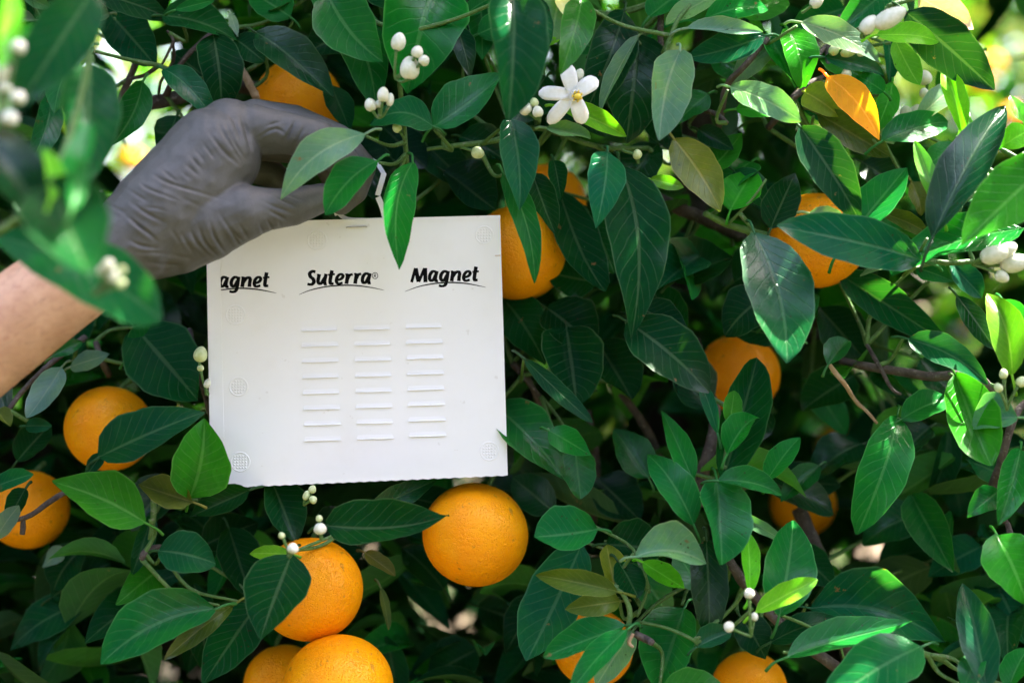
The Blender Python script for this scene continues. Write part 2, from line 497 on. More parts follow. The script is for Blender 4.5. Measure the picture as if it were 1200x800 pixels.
# x0 y0 (stalk) x1 y1 (tip) width kind depth_cm  then options
LV = """
125 12 181 74 46 D 3
190 18 279 38 34 D 1 roll=38
276 46 312 76 32 D 2
250 40 263 120 46 D 0 roll=12
192 81 248 128 29 T -1
167 96 131 165 32 M 0 roll=5 bow=-0.08
207 136 190 180 34 D 2 roll=5
106 56 86 97 28 P -3 roll=40
60 110 42 192 27 T 1
86 73 63 132 28 M -1
128 16 104 24 13 P 2
28 -6 64 13 16 P 3
54 -4 102 9 17 D 2
42 24 2 26 16 P 2
112 -8 192 11 28 D 1
205 12 252 0 12 M 0
270 16 279 40 9 P 2
300 38 392 119 42 D -1 roll=20
368 -14 440 119 52 M 0 bow=-0.10 roll=15
384 -8 452 80 62 M -2 bow=0.06 roll=8 fold=24
512 -24 482 99 86 M -1 bow=0.03 roll=5 fold=26
507 148 433 135 32 T -3 roll=35 bow=0.10
508 148 590 92 42 M -2 roll=32
602 -12 597 137 62 D -9 roll=8
533 30 553 87 24 D 0
545 18 577 -6 17 M 2
562 -4 564 72 32 M 3
388 100 411 152 28 D 2
428 157 328 233 38 P -7 roll=24 bow=0.10 fold=14
443 188 381 254 34 M -6 roll=20 bow=0.06
484 190 476 306 33 M -5 roll=20 bow=0.11
614 -8 641 52 34 D 0
657 -8 646 46 42 P 2 roll=12
682 -2 660 82 36 L -5 roll=10
607 56 657 44 12 Y 1
732 12 693 127 48 D 0 roll=12
748 42 700 126 15 P -1 roll=35
747 40 738 150 70 D 1 roll=6 fold=12
720 12 739 37 16 Y 2
797 60 779 156 45 P -5 roll=16 bow=0.05
843 -6 780 32 22 P 1 roll=30
805 33 896 32 16 P -2 roll=40
896 42 803 71 33 T -1 roll=20 bow=-0.05
826 22 904 4 28 M 0
652 -6 673 27 14 C 2
790 163 845 253 44 B 1 roll=8 bow=-0.04
818 152 860 176 22 D 2
856 102 939 143 31 P -3 roll=30
862 128 917 130 20 L 1
656 126 734 161 22 Y -2 roll=22
640 150 692 166 16 P 0
598 138 612 238 40 T -4 roll=14 bow=-0.03
712 178 704 257 40 T -4 roll=15
726 192 745 378 66 D -3 roll=10 fold=12 bow=-0.06
590 203 629 323 27 M -4 roll=15 bow=-0.05
624 203 649 277 30 D -2
649 188 658 234 20 D -1
655 222 704 352 44 D 3
1062 14 1166 104 52 D -3 roll=8 fold=10
1076 -4 1142 32 32 C -1 roll=20
1042 -12 984 31 34 M 1
1028 41 1105 38 23 Y -4 roll=35
938 26 1035 60 27 P -3 roll=35
966 67 1042 81 20 T 0
923 34 946 97 35 L 1
902 44 929 108 42 M 2
970 90 1031 167 33 G -2 roll=8 bow=-0.07 fold=8
943 108 982 132 33 B 0
978 118 1020 167 20 P 1
938 149 1011 252 45 D -4 roll=18
958 133 1044 182 34 O 0
1036 108 1004 88 20 M 0
1046 97 1029 152 23 L 1
1024 133 1047 167 23 P 2
1049 46 1077 102 25 Y 1
1040 46 1043 97 17 T 3
930 398 852 384 28 D 5
1128 157 1107 80 23 Y -3 roll=14
1136 138 1121 197 20 Y -2
1033 166 1118 129 33 M -1 roll=26
1074 141 1127 98 24 P 1
1104 248 1072 158 19 Y -5 roll=10
1093 278 1179 116 48 D -5 roll=14 fold=24
1173 172 1214 148 28 Y -4
1200 143 1184 113 14 Y -3
903 268 932 206 38 D 0 roll=8
948 250 992 272 26 P -4 roll=34
984 292 1062 193 40 M -3 roll=24 fold=24
1082 306 903 274 52 T -5 roll=20 tilt=0 fold=12
1086 304 1008 321 22 P -2 roll=35
1198 268 1046 302 42 M -5 roll=42 bow=0.05
1228 192 1134 276 64 L -9 roll=10
884 272 919 433 68 T -5 roll=16 fold=14 bow=-0.06
984 321 1124 408 40 D 2 roll=10
1074 314 1117 330 24 M 0
1114 309 1152 344 25 T 1
1121 346 1167 412 23 D -1
1186 440 1157 340 36 Y -4 roll=8 bow=0.06
1175 352 1204 402 26 M 1
1032 249 1092 272 18 O 0
1068 213 1081 252 22 O 2
116 535 238 479 48 T -3 roll=34 bow=0.06
120 531 99 558 15 T -3
222 583 239 489 60 L -2 roll=4 bow=0.05 tilt=0
226 588 164 569 32 O -2 roll=10
170 612 63 570 52 L -4 roll=20 bow=0.04
-12 573 39 555 20 T -3
30 572 8 612 20 D -2
-6 632 23 590 20 P -3
72 430 33 492 28 P 1
30 499 63 500 16 T 1
158 383 234 472 76 D 2 roll=4 fold=10
82 430 132 418 20 P 4
61 418 96 399 16 M 2
-4 480 12 502 16 O 0
434 598 512 561 26 D 1 roll=5
318 562 349 633 42 D 1
292 574 221 604 29 D -1
382 615 529 611 48 D -4 roll=26 bow=0.03
342 649 303 745 66 D -6 roll=18 fold=16
338 649 294 650 15 Y -4 roll=30
446 688 457 737 9 O 1
428 647 464 672 16 O 2
252 713 120 781 56 M -4 roll=20 bow=0.10
274 708 191 771 22 O -3 roll=8
186 645 250 655 44 T -4 roll=20
102 704 3 752 40 T 7
76 642 48 664 17 P 6
178 603 157 672 20 T 3
138 702 217 664 26 T 7
268 618 291 702 44 D 4
302 708 238 804 54 D 0
735 377 832 458 58 D -3 roll=18
578 474 664 555 50 M 1 roll=26 fold=24
643 504 693 535 28 M -1
674 520 681 584 38 M 1
614 420 695 499 19 D -3 roll=10
664 383 676 472 62 D 2 roll=5
812 562 776 472 25 M -3 roll=10
813 615 763 524 37 M -4 roll=16
846 565 885 423 48 D 0 roll=10
855 496 860 458 20 L -2
852 532 888 481 27 M -3
841 508 821 443 15 T -2
841 563 918 578 23 M -4 roll=36
840 562 843 664 52 M -4 roll=20
1052 487 1015 613 50 M -2 roll=10
1056 491 1118 468 29 M 0
1119 438 1160 553 52 L -3 roll=10
1192 489 1138 498 38 P -4 roll=34 bow=0.06
1064 397 1162 440 31 T -3 roll=26
970 428 994 398 24 M 0
899 562 935 508 25 M -2
952 452 992 508 32 M 12
1052 548 1092 604 44 T 14
1104 536 1130 604 34 T 14
1196 526 1175 608 33 M -3 roll=10
1172 574 1137 599 28 M -3
700 620 626 630 48 M -3 roll=30
682 637 617 775 62 T -1 roll=18
724 693 626 672 26 O -4 roll=5
727 704 661 714 25 O -4 roll=5
734 732 636 764 30 M -5 roll=30
735 737 666 808 26 M -6 roll=20
742 738 698 804 32 P -3
744 652 828 660 38 P -5 roll=34 bow=-0.12
753 658 802 688 22 Y -4
710 637 778 640 48 D 0 roll=20
720 692 711 638 28 B -2
724 657 746 703 30 D -3
828 633 834 745 40 D -3 roll=10
816 758 857 738 24 T -4
802 712 768 806 58 M -2 roll=16
776 806 856 808 34 L -5 roll=36
878 694 874 620 19 Y -5
913 722 935 604 54 M -4 roll=14
886 717 958 681 22 Y -6 roll=20
868 722 898 772 38 D -1
856 600 920 633 14 P 0
950 712 1112 750 68 T -1 roll=14 bow=-0.10
923 769 1066 743 31 M -5 roll=38 bow=-0.04
903 752 988 722 27 D -2
1080 757 958 834 58 M -8 roll=24
1156 808 1129 678 38 T -6 roll=10 fold=26
1130 806 1152 754 26 M -7
1182 806 1204 756 26 M -4
1168 626 1204 704 58 L -6 roll=12 wave=0.07
1030 662 1104 638 34 T 12
1112 640 1078 704 42 T 14
904 345 848 384 48 D 2
750 360 808 397 36 D 1
762 210 800 218 15 Y 0
856 246 882 193 42 L 1
400 595 372 640 30 D 5
470 580 560 600 34 D 6
520 690 470 640 40 D 9
236 640 300 610 40 D 6
60 700 130 660 44 D 8
640 360 700 410 54 D 4
590 350 640 420 50 D 5
700 400 740 470 50 D 6
790 330 860 300 48 D 5
800 400 760 330 40 D 5
520 200 580 250 44 D 4
500 170 560 230 40 D 5
400 170 470 240 46 D 6
450 150 500 200 40 D 6
540 160 600 190 34 D 3
470 10 430 -30 40 D 4
640 90 600 150 50 D 2
770 170 730 230 44 D 4
860 330 920 300 48 D 6
830 480 780 430 46 D 6
700 560 750 610 50 D 7
560 710 640 740 50 D 10
960 360 1010 420 48 D 7
1000 440 940 480 44 D 8
1080 420 1130 470 46 D 6
1150 230 1090 190 40 T 4
1010 190 1060 230 36 D 5
990 10 930 30 36 M 5
880 90 830 60 36 M 4
760 130 800 180 38 D 5
690 250 720 320 40 D 4
890 560 986 592 36 D 5
900 566 988 566 42 D 8 roll=20
960 545 915 585 26 M 4
640 20 700 60 34 M 3
700 70 760 100 30 D 3
880 190 840 240 40 M 3
830 200 870 160 30 L 2
1000 220 960 200 32 D 3
1120 200 1160 250 40 M 3
1150 60 1100 100 36 L 5
900 380 960 350 36 M 4
820 300 770 340 46 T 4
700 330 640 320 42 D 5
580 260 540 320 30 D 8
540 60 500 10 38 L 3
420 30 360 60 44 D 4
340 20 290 -10 36 M 3
240 90 200 60 30 D 4
650 600 600 560 40 D 6
760 560 720 500 38 M 4
900 480 860 530 36 D 5
1010 520 950 560 40 D 8
1080 600 1010 630 44 M 8
1150 640 1090 670 40 T 7
930 640 980 690 36 D 6
820 690 790 640 34 M 1
640 700 590 760 44 D 7
560 760 500 790 46 D 9
200 560 150 620 44 D 6
150 420 200 380 36 M 3
20 540 60 500 30 D 5
100 640 60 690 40 D 7
1010 90 960 60 30 L 2
870 20 930 -10 34 L 3
760 20 800 -15 30 M 2
1180 560 1130 540 36 M 3
1090 500 1050 540 40 D 5
560 40 610 20 30 M 2
690 140 640 110 28 D 2
830 110 790 140 26 M 2
900 60 860 90 28 P 2
985 140 930 110 30 M 3
1070 60 1120 40 26 L 3
1120 170 1080 200 26 M 2
980 260 1030 290 24 D 1
860 200 900 240 30 T 2
670 130 710 160 30 D 2
"""
for ln in LV.strip().splitlines():
    f = ln.split()
    kw = {}
    for q in f[7:]:
        k, v = q.split('=')
        kw[k] = float(v)
    leaf(TREE, *[float(x) for x in f[:5]], f[5], float(f[6]), **kw)

# branch near the lens, out of focus
SV = """
112 -14 18 128 62 D -24 roll=6
108 74 98 226 60 D -20 roll=6
-8 160 58 262 56 D -27 roll=6
60 212 108 338 88 D -30 roll=4
-8 276 192 384 66 T -22 roll=20 bow=-0.07 fold=10 blunt=1
76 238 108 148 26 M -27
58 236 62 160 20 Y -28
14 -12 4 78 24 Y -26
44 30 4 70 22 L -22
-10 130 30 96 24 P -22
84 246 96 188 20 M -30
"""
n_tree = len(LEAF_BASES)
for ln in SV.strip().splitlines():
    f = ln.split()
    kw = {}
    for q in f[7:]:
        k, v = q.split('=')
        kw[k] = float(v)
    leaf(SPRIG, *[float(x) for x in f[:5]], f[5], float(f[6]), **kw)
del LEAF_BASES[n_tree:]

# ------------------------------------------------------------------ oranges
ORANGES = [
    (350, 120, 51, 8, 'orange behind the gloved knuckles at the top'),
    (607, 297, 57, 6, 'orange half hidden behind the right edge of the card'),
    (640, 238, 47, 12, 'shaded orange peeping out above the one beside the card'),
    (957, 282, 57, 4, 'orange crossed by long horizontal leaves right of the hanging big leaf'),
    (128, 502, 51, 6, 'orange behind a dusty bluish leaf left of the card'),
    (33, 597, 47, 9, 'orange cut off by the left edge of the picture'),
    (557, 626, 62, 2.5, 'round bare orange just under the lower right of the card'),
    (363, 690, 62, 1, 'orange with a pale veined leaf lying over its left side'),
    (396, 807, 65, -1, 'orange cut off by the bottom edge, under the one with the leaf'),
    (332, 800, 46, 7, 'dark shaded orange behind the one at the bottom edge'),
    (866, 438, 48, 12, 'soft orange beside the grey upright branch'),
    (941, 590, 39, 22, 'small blurred orange peeping out above the bent brown branch'),
    (695, 758, 47, 4, 'orange behind a drooping narrow leaf at the bottom'),
    (878, 806, 44, 5, 'orange tip showing at the bottom edge under a cluster of buds'),
    (980, 520, 24, 75, 'faint blurred orange deep among the leaves right of centre'),
    (1127, 386, 17, 190, 'blurred orange behind the pale young leaf at the right edge'),
]
BG_OR = [
    (1163, 77, 330, 'upper of the tiny bright oranges behind the spotted leaf at top right'),
    (1146, 99, 300, 'tiny bright orange touching the tip of the spotted leaf at top right'),
    (1186, 137, 310, 'lowest of the tiny bright oranges in the glowing gap at top right'),
    (156, 190, 280, 'small glowing orange seen through the gap above the glove'),
    (680, 8, 320, 'small blurred orange glowing through the gap above the open blossom'),
    (905, 150, 260, 'small blurred orange in the gap left of the yellow leaf'),
]


def add_orange(x, y, r, d, label, low=False):
    d = d / 100
    c = P(x, y, d)
    R_ = px2m(r, d)
    nu, nv = (18, 12) if low else (48, 32)
    ax = Matrix.Rotation(random.uniform(-0.35, 0.35), 3, 'Y') @ Matrix.Rotation(random.uniform(-0.75, -0.3), 3, 'X')
    V, F = [], []
    for j in range(nv + 1):
        th = math.pi * j / nv
        for i in range(nu):
            ph = 2 * math.pi * i / nu
            z = math.cos(th); s_ = math.sin(th)
            rr = R_ * (1 - 0.035 * z * z)
            dimple = 0.07 * math.exp(-(th / 0.22) ** 2) + 0.02 * math.exp(-((math.pi - th) / 0.12) ** 2)
            rr *= 1 - dimple + 0.006 * math.sin(5 * ph) * math.exp(-(th / 0.6) ** 2) + 0.006 * math.sin(2 * ph + 1) * s_
            V.append(c + ax @ Vector((s_ * math.cos(ph), s_ * math.sin(ph), z)) * rr)
    for j in range(nv):
        for i in range(nu):
            F.append((j * nu + i, (j + 1) * nu + i, (j + 1) * nu + (i + 1) % nu, j * nu + (i + 1) % nu))
    o = mesh_obj('orange', V, F, PEEL, None, c)
    tag(o, label, 'orange', 'oranges on the trees')
    if not low:
        # calyx star and stalk
        top = c + ax @ Vector((0, 0, 1)) * R_ * 0.895
        up = ax @ Vector((0, 0, 1)); sx = ax @ Vector((1, 0, 0)); sy = ax @ Vector((0, 1, 0))
        V, F = [top + up * 0.003], []
        for k in range(10):
            an = 2 * math.pi * k / 10
            q = 0.0052 if k % 2 == 0 else 0.003
            V.append(top + (sx * math.cos(an) + sy * math.sin(an)) * q + up * 0.0012)
        F = [(0, 1 + k, 1 + (k + 1) % 10) for k in range(10)]
        mesh_obj('calyx', V, F, GREEN_TWIG, o)
        V, F = tube_geo([(*top, 0.0022), (*(top + up * 0.004 + Vector((0, 0.003, 0.001))), 0.0018), (*(top + up * 0.005 + Vector((0.003, 0.016, 0.006))), 0.002)], 7, 4)
        mesh_obj('stalk', V, F, GREEN_TWIG, o)
    return o


for q in ORANGES: add_orange(*q)
for x, y, d, lb in BG_OR:
    add_orange(x, y, 0.033 / (0.72 * (D0 + d / 100) / 1200), d, lb, True)

# ------------------------------------------------------------------ branches of the near tree
BR = [  # material, points (x, y, d cm, r px)
    (BARK, [(90, 132, 6, 7), (130, 126, 5, 8.5), (170, 122, 5, 8.5), (215, 113, 6, 8), (280, 100, 9, 8), (420, 140, 20, 10)]),
    (BARK, [(165, 60, 4, 4), (152, 92, 4, 4.2), (138, 126, 5, 5)]),
    (BARK, [(150, 93, 4, 2), (170, 88, 3, 2.4), (186, 77, 2, 3)]),
    (BARK, [(188, 80, 3, 1.4), (198, 60, 3, 1.6), (203, 48, 3, 1.8), (196, 36, 3, 1.2)]),
    (BARK, [(186, 112, 5, 1.6), (189, 95, 4, 1.8), (203, 72, 4, 2), (203, 50, 3, 1.4)]),
    (BARK, [(194, 112, 5, 3.8), (212, 75, 4, 3.2), (240, 46, 4, 3), (256, 34, 4, 2.4)]),
    (TAN, [(284, 82, 5, 4), (291, 96, 4, 4.5), (299, 112, 3, 5), (302, 122, 4, 4)]),
    (BARK, [(770, 232, 9, 7), (800, 246, 8, 8), (830, 258, 8, 8), (865, 275, 9, 9), (890, 295, 12, 9), (960, 400, 20, 12)]),
    (GREEN_TWIG, [(826, 250, 1, 3.5), (850, 262, 2, 4), (876, 270, 2, 4.5), (900, 276, 1, 4)]),
    (GREEN_TWIG, [(852, 264, 1, 2), (880, 235, 0, 1.6), (898, 210, 0, 1.4)]),
    (BARK, [(820, 590, 6, 8), (824, 552, 5, 8), (834, 520, 5, 7.5), (838, 480, 6, 7), (822, 440, 6, 6.5), (816, 400, 9, 6)]),
    (BARK, [(716, 446, 12, 4), (748, 488, 12, 5), (770, 530, 13, 5.5), (785, 580, 15, 6)]),
    (BARK, [(600, 425, 7, 4), (622, 450, 7, 4), (634, 480, 8, 3)]),
    (BARK, [(612, 440, 6, 2.4), (634, 465, 6, 2)]),
    (BARK, [(985, 422, 4, 4), (1010, 428, 3, 5), (1060, 436, 2, 5.5), (1090, 441, 2, 5.5), (1130, 439, 1, 6), (1150, 446, 0, 6), (1165, 460, 0, 5)]),
    (TAN, [(970, 424, 0, 2.2), (980, 438, 0, 3.2), (990, 450, 0, 2.6), (1003, 470, 1, 2.4), (1016, 482, 1, 2), (1028, 496, 1, 1.6)]),
    (BARK, [(1016, 404, 3, 2.4), (1030, 428, 1, 2.6), (1045, 455, 0, 2), (1056, 462, 0, 1.4)]),
    (BARK, [(1163, 572, 1, 6), (1172, 545, 0, 5), (1183, 505, -1, 4.6), (1195, 478, -1, 4), (1215, 460, 0, 4)]),
    (GREEN_TWIG, [(843, 563, -2, 2.4), (850, 530, -2, 2), (855, 496, -2, 1.6), (858, 480, -2, 1)]),
    (BARK, [(936, 596, 9, 9), (955, 640, 8, 9), (972, 680, 8, 9), (985, 730, 8, 8), (1000, 800, 9, 8)]),
    (BARK, [(846, 640, 2, 5), (862, 668, 2, 6), (885, 700, 3, 6), (930, 745, 3, 6), (985, 785, 2, 7), (1010, 805, 2, 7)]),
    (GREEN_TWIG, [(985, 757, -3, 1.4), (990, 775, -3, 1.5), (994, 786, -2, 1.4)]),
    (GREEN_TWIG, [(1042, 756, -7, 3), (1070, 762, -6, 3.5), (1104, 772, -3, 4)]),
    (BARK, [(1180, 612, -3, 3), (1188, 630, -3, 4), (1215, 640, -2, 5)]),
    (BARK, [(1170, 588, -2, 3), (1178, 612, -2, 4)]),
    (GREEN_TWIG, [(736, 738, -4, 3.2), (738, 715, -4, 3.2), (730, 696, -4, 2.8), (722, 690, -4, 2)]),
    (BARK, [(744, 742, -4, 4), (756, 748, -4, 4.5), (764, 752, -5, 4)]),
    (TAN, [(742, 742, -5, 2), (737, 752, -5, 2.4), (742, 758, -5, 1.6)]),
    (GREEN_TWIG, [(748, 728, -3, 2), (780, 735, -3, 2), (810, 748, -4, 2.2), (818, 756, -4, 1.6)]),
    (GREEN_TWIG, [(746, 722, -3, 2.2), (756, 700, -3, 1.6), (758, 690, -3, 1.2)]),
    (BARK, [(187, 640, 1, 3), (176, 643, 0, 4), (169, 648, -1, 4), (166, 655, -1, 3.4)]),
    (BARK, [(222, 385, 4, 3), (232, 430, 3, 3.4), (242, 470, 3, 3), (250, 500, 4, 3)]),
    (GREEN_TWIG, [(178, 560, 1, 3), (180, 600, 1, 3.4), (176, 632, 1, 3)]),
    (BARK, [(112, 400, 5, 3), (118, 420, 5, 4), (128, 440, 6, 4)]),
    (BARK, [(10, 480, 2, 3), (25, 460, 3, 3), (60, 425, 3, 3.4), (100, 395, 5, 4)]),
    (BARK, [(-10, 612, -1, 2.4), (30, 606, -1, 3), (62, 585, 0, 3.4), (80, 575, 3, 3)]),
    (BARK, [(27, 605, -1, 2.4), (27, 618, -1, 3.4), (26, 626, -1, 3.2)]),
    (GREEN_TWIG, [(436, 596, 0, 2.4), (428, 600, 0, 3.2), (424, 608, 1, 3)]),
    (GREEN_TWIG, [(470, 40, -1, 2), (468, 90, 0, 3), (472, 130, 1, 3), (476, 180, 1, 3), (480, 240, 4, 4)]),
    (GREEN_TWIG, [(500, 175, 1, 2), (540, 170, 1, 3), (580, 165, 2, 3.4), (630, 150, 3, 3.4), (700, 172, 3, 3), (760, 174, 4, 3)]),
    (BARK, [(776, 0, 3, 4), (774, 30, 2, 4), (775, 52, 2, 3.5), (778, 62, 2, 3)]),
    (GREEN_TWIG, [(812, 2, 1, 2.4), (795, 22, 0, 2.6), (784, 48, 0, 3), (777, 62, 1, 3)]),
    (BARK, [(900, 45, 1, 3.4), (872, 78, 1, 3.6), (852, 100, 2, 4), (846, 130, 3, 4), (838, 170, 6, 4)]),
    (BARK, [(820, 128, 3, 2.4), (840, 134, 2, 3), (852, 144, 1, 2.4)]),
    (BARK, [(928, 116, 1, 4), (950, 98, 1, 4), (968, 86, 2, 3), (972, 50, 3, 4), (985, 20, 4, 4)]),
    (BARK, [(900, 150, 4, 4), (930, 115, 2, 4), (955, 70, 2, 3.6), (968, 55, 3, 3)]),
    (GREEN_TWIG, [(985, 291, -2, 3), (1000, 298, -1, 3.4), (1050, 302, -1, 3), (1110, 308, -2, 3.4), (1140, 306, -2, 3)]),
    (GREEN_TWIG, [(1040, 8, -1, 3), (1065, 0, -1, 3), (1085, -6, 0, 3)]),
    (GREEN_TWIG, [(1126, 240, -3, 2), (1170, 205, -2, 2), (1200, 180, -1, 3)]),
    (BARK, [(690, 480, 14, 4), (700, 560, 14, 5), (690, 640, 16, 5)]),
    (BARK, [(955, 380, 16, 5), (1000, 350, 14, 5), (1010, 420, 18, 4)]),
]
NODES = []
for mt, pts in BR:
    wp = [(*P(x, y, d / 100), px2m(r, d / 100)) for x, y, d, r in pts]
    V, F = tube_geo(wp, 9, 5, 0.18 if mt is not GREEN_TWIG else 0.06)
    mesh_obj('branch' if pts[0][3] > 4 else 'twig', V, F, mt, TREE, Vector(wp[0][:3]))
    for q in catmull(wp, 4): NODES.append(q[:3])
# trunk and main limbs, behind the leaves
tl = Vector(TREE.location)
V, F = tube_geo([(tl.x, tl.y, -0.05, 0.10), (tl.x + .01, tl.y, 0.2, 0.075), (tl.x - .02, tl.y - .02, 0.5, 0.065), (tl.x, tl.y, 0.8, 0.055)], 14, 6, 0.1)
mesh_obj('trunk', V, F, BARK, TREE)
for e in ((-0.9, 1.2, 1.5), (0.2, 1.1, 2.0), (0.9, 1.3, 1.55), (-0.3, 2.2, 2.4), (0.6, 2.4, 2.2), (-0.45, 1.25, 1.15), (0.45, 1.2, 1.2), (0.0, 1.25, 1.0)):
    m_ = (Vector((tl.x, tl.y, 0.75)) + Vector(e)) / 2 + Vector((0, 0.05, 0.08))
    wp = [(tl.x, tl.y, 0.70, 0.035), (*m_, 0.022), (*e, 0.009)]
    V, F = tube_geo(wp, 9, 6, 0.12)
    mesh_obj('limb', V, F, BARK, TREE, Vector(wp[0][:3]))
    for q in catmull(wp, 8): NODES.append(q[:3])
# fine twigs tie every leaf stalk to a branch
NODES = np.array(NODES)
V, F = [], []
for B in LEAF_BASES:
    b = np.array(B)
    b2 = b + np.array((0, 0.012, 0))
    dd = np.linalg.norm(NODES - b2, axis=1) + np.where(NODES[:, 1] < b[1] - 0.004, 9, 0)
    k = int(np.argmin(dd))
    e_ = (b2 + NODES[k]) / 2
    kk = 0.72 * e_[1] / 1200
    ex, ey = 600 + e_[0] / kk, 400 - (e_[2] - CAMZ) / kk
    if any(math.hypot(ex - q[0], ey - q[1]) < q[2] + 8 for q in ORANGES): continue
    if 0.015 < dd[k] < 0.11:
        e = NODES[k]
        mm = (b2 + e) / 2 + np.array((random.uniform(-.01, .01), 0.012, random.uniform(-.012, .004)))
        tv, tf = tube_geo([(*b2, 0.0010), (*mm, 0.0013), (*e, 0.0017)], 6, 4, 0, len(V))
        V += tv; F += tf
tw = mesh_obj('fine_twigs', V, F, GREEN_TWIG, TREE)
tw['kind'] = 'stuff'
# sprig stem
wp = [(*P(-60, 215, -0.24), 0.0028), (*P(0, 190, -0.235), 0.0024), (*P(60, 205, -0.235), 0.002), (*P(95, 110, -0.22), 0.0016), (*P(108, 40, -0.215), 0.0014)]
V, F = tube_geo(wp, 8, 6, 0.05)
mesh_obj('twig', V, F, GREEN_TWIG, SPRIG)
wp = [(*P(-70, 300, -0.23), 0.003), (*P(0, 270, -0.235), 0.0022), (*P(60, 225, -0.25), 0.0016)]
V, F = tube_geo(wp, 8, 6, 0.05)
mesh_obj('twig', V, F, GREEN_TWIG, SPRIG)

# ------------------------------------------------------------------ massed foliage
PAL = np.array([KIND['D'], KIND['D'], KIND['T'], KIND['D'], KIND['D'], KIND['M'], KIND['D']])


def mass(name, cen, parent, size=(0.06, 0.10), pal=PAL, facing=None, na=2, nl=5):
    """many small folded leaves with their base points in cen (N,3)"""
    N = len(cen)
    az = rng.uniform(0, 2 * np.pi, N)
    el = rng.normal(-0.35, 0.5, N)
    a = np.stack([np.cos(el) * np.cos(az), np.cos(el) * np.sin(az), np.sin(el)], 1)
    up = np.tile([0, 0, 1.0], (N, 1)) + rng.normal(0, 0.45, (N, 3))
    s = np.cross(a, up); s /= np.linalg.norm(s, axis=1, keepdims=True)
    n = np.cross(s, a)
    n *= np.sign(n[:, 2:3] + 1e-9)
    L = rng.uniform(*size, N); W = L * rng.uniform(0.42, 0.56, N)
    fold = rng.uniform(0.1, 0.85, N); curl = rng.uniform(-0.12, 0.22, N)
    us = np.clip(np.linspace(0, 1, nl + 1), 0.01, 0.99)
    qs = np.linspace(-1, 1, na + 1)
    V = np.zeros((N, nl + 1, na + 1, 3), dtype=np.float32)
    UV = np.zeros((nl + 1, na + 1, 2), dtype=np.float32)
    for i, u in enumerate(us):
        hw = prof(u) * W / 2
        c = cen + a * (L * u)[:, None] + n * (curl * L * 4 * u * (1 - u))[:, None]
        for k, q in enumerate(qs):
            V[:, i, k] = c + s * (np.cos(fold) * q * hw)[:, None] + n * (np.sin(fold) * abs(q) * hw)[:, None]
            UV[i, k] = (u, (q + 1) / 2)
    nv = (nl + 1) * (na + 1)
    fq = []
    for i in range(nl):
        for k in range(na):
            b = i * (na + 1) + k
            fq.append((b, b + na + 1, b + na + 2, b + 1))
    fq = np.array(fq)
    q = fq[(nl // 2) * na]
    Vf = V.reshape(N, nv, 3)
    nn = np.cross(Vf[:, q[1]] - Vf[:, q[0]], Vf[:, q[3]] - Vf[:, q[0]])
    flip = (nn * n).sum(1) < 0
    FF = np.tile(fq[None], (N, 1, 1))
    FF[flip] = FF[flip][:, :, ::-1]
    FF = FF + (np.arange(N) * nv)[:, None, None]
    org = np.array(parent.location, dtype=np.float32)
    verts = (Vf.reshape(-1, 3) - org)
    loops = FF.reshape(-1)
    nf = N * len(fq)
    me = bpy.data.meshes.new(name)
    me.vertices.add(len(verts)); me.vertices.foreach_set('co', verts.ravel().astype(np.float32))
    me.loops.add(len(loops)); me.loops.foreach_set('vertex_index', loops.astype(np.int32))
    me.polygons.add(nf); me.polygons.foreach_set('loop_start', (np.arange(nf) * 4).astype(np.int32))
    me.update(calc_edges=True)
    me.polygons.foreach_set('use_smooth', np.ones(nf, dtype=bool))
    ul = me.uv_layers.new(name='UVMap')
    ul.data.foreach_set('uv', np.tile(UV.reshape(1, nv, 2), (N, 1, 1)).reshape(-1, 2)[loops].ravel())
    cl = pal[rng.integers(0, len(pal), N)] * rng.uniform(0.75, 1.35, (N, 1))
    cl = np.concatenate([cl, np.ones((N, 1))], 1)
    at = me.attributes.new('leaf_colour', 'FLOAT_COLOR', 'POINT')
    at.data.foreach_set('color', np.repeat(cl, nv, axis=0).astype(np.float32).ravel())
    me.materials.append(LEAF)
    me.validate()
    o = bpy.data.objects.new(name, me)
    COL.objects.link(o)
    o.parent = parent
    o['kind'] = 'stuff'
    return o


def project(c):
    k = 0.72 * c[:, 1] / 1200
    return 600 + c[:, 0] / k, 400 - (c[:, 2] - CAMZ) / k


# openings in the crown through which the orchard shows
GAPS = [(900, 120, 330, 150, .4), (150, 55, 105, 84, 1), (168, 165, 95, 72, 1), (112, 190, 25, 35, .9), (100, 118, 25, 30, .8), (30, 170, 25, 25, .8),
        (700, 16, 130, 34, .95), (1000, 60, 90, 70, .8), (1135, 70, 120, 95, 1), (1175, 140, 55, 70, 1), (1060, 20, 60, 40, .8), (1105, 350, 80, 45, .9),
        (1185, 330, 40, 35, .9), (660, 455, 34, 42, .8), (715, 330, 20, 30, 1), (1010, 655, 22, 28, 1), (975, 665, 18, 28, 1),
        (915, 622, 30, 12, 1), (945, 655, 18, 22, .9), (10, 725, 18, 18, 1), (165, 788, 58, 22, .95), (75, 797, 18, 14, 1),
        (832, 500, 25, 32, .7), (795, 270, 28, 15, .8), (1115, 642, 24, 22, .8), (722, 525, 28, 28, .5), (745, 178, 40, 25, .8),
        (930, 330, 40, 20, .3), (1000, 150, 60, 60, .75), (840, 150, 60, 45, .85), (780, 60, 60, 40, .6), (920, 190, 40, 30, .6), (5, 500, 25, 30, .5), (1190, 480, 40, 80, .6)]


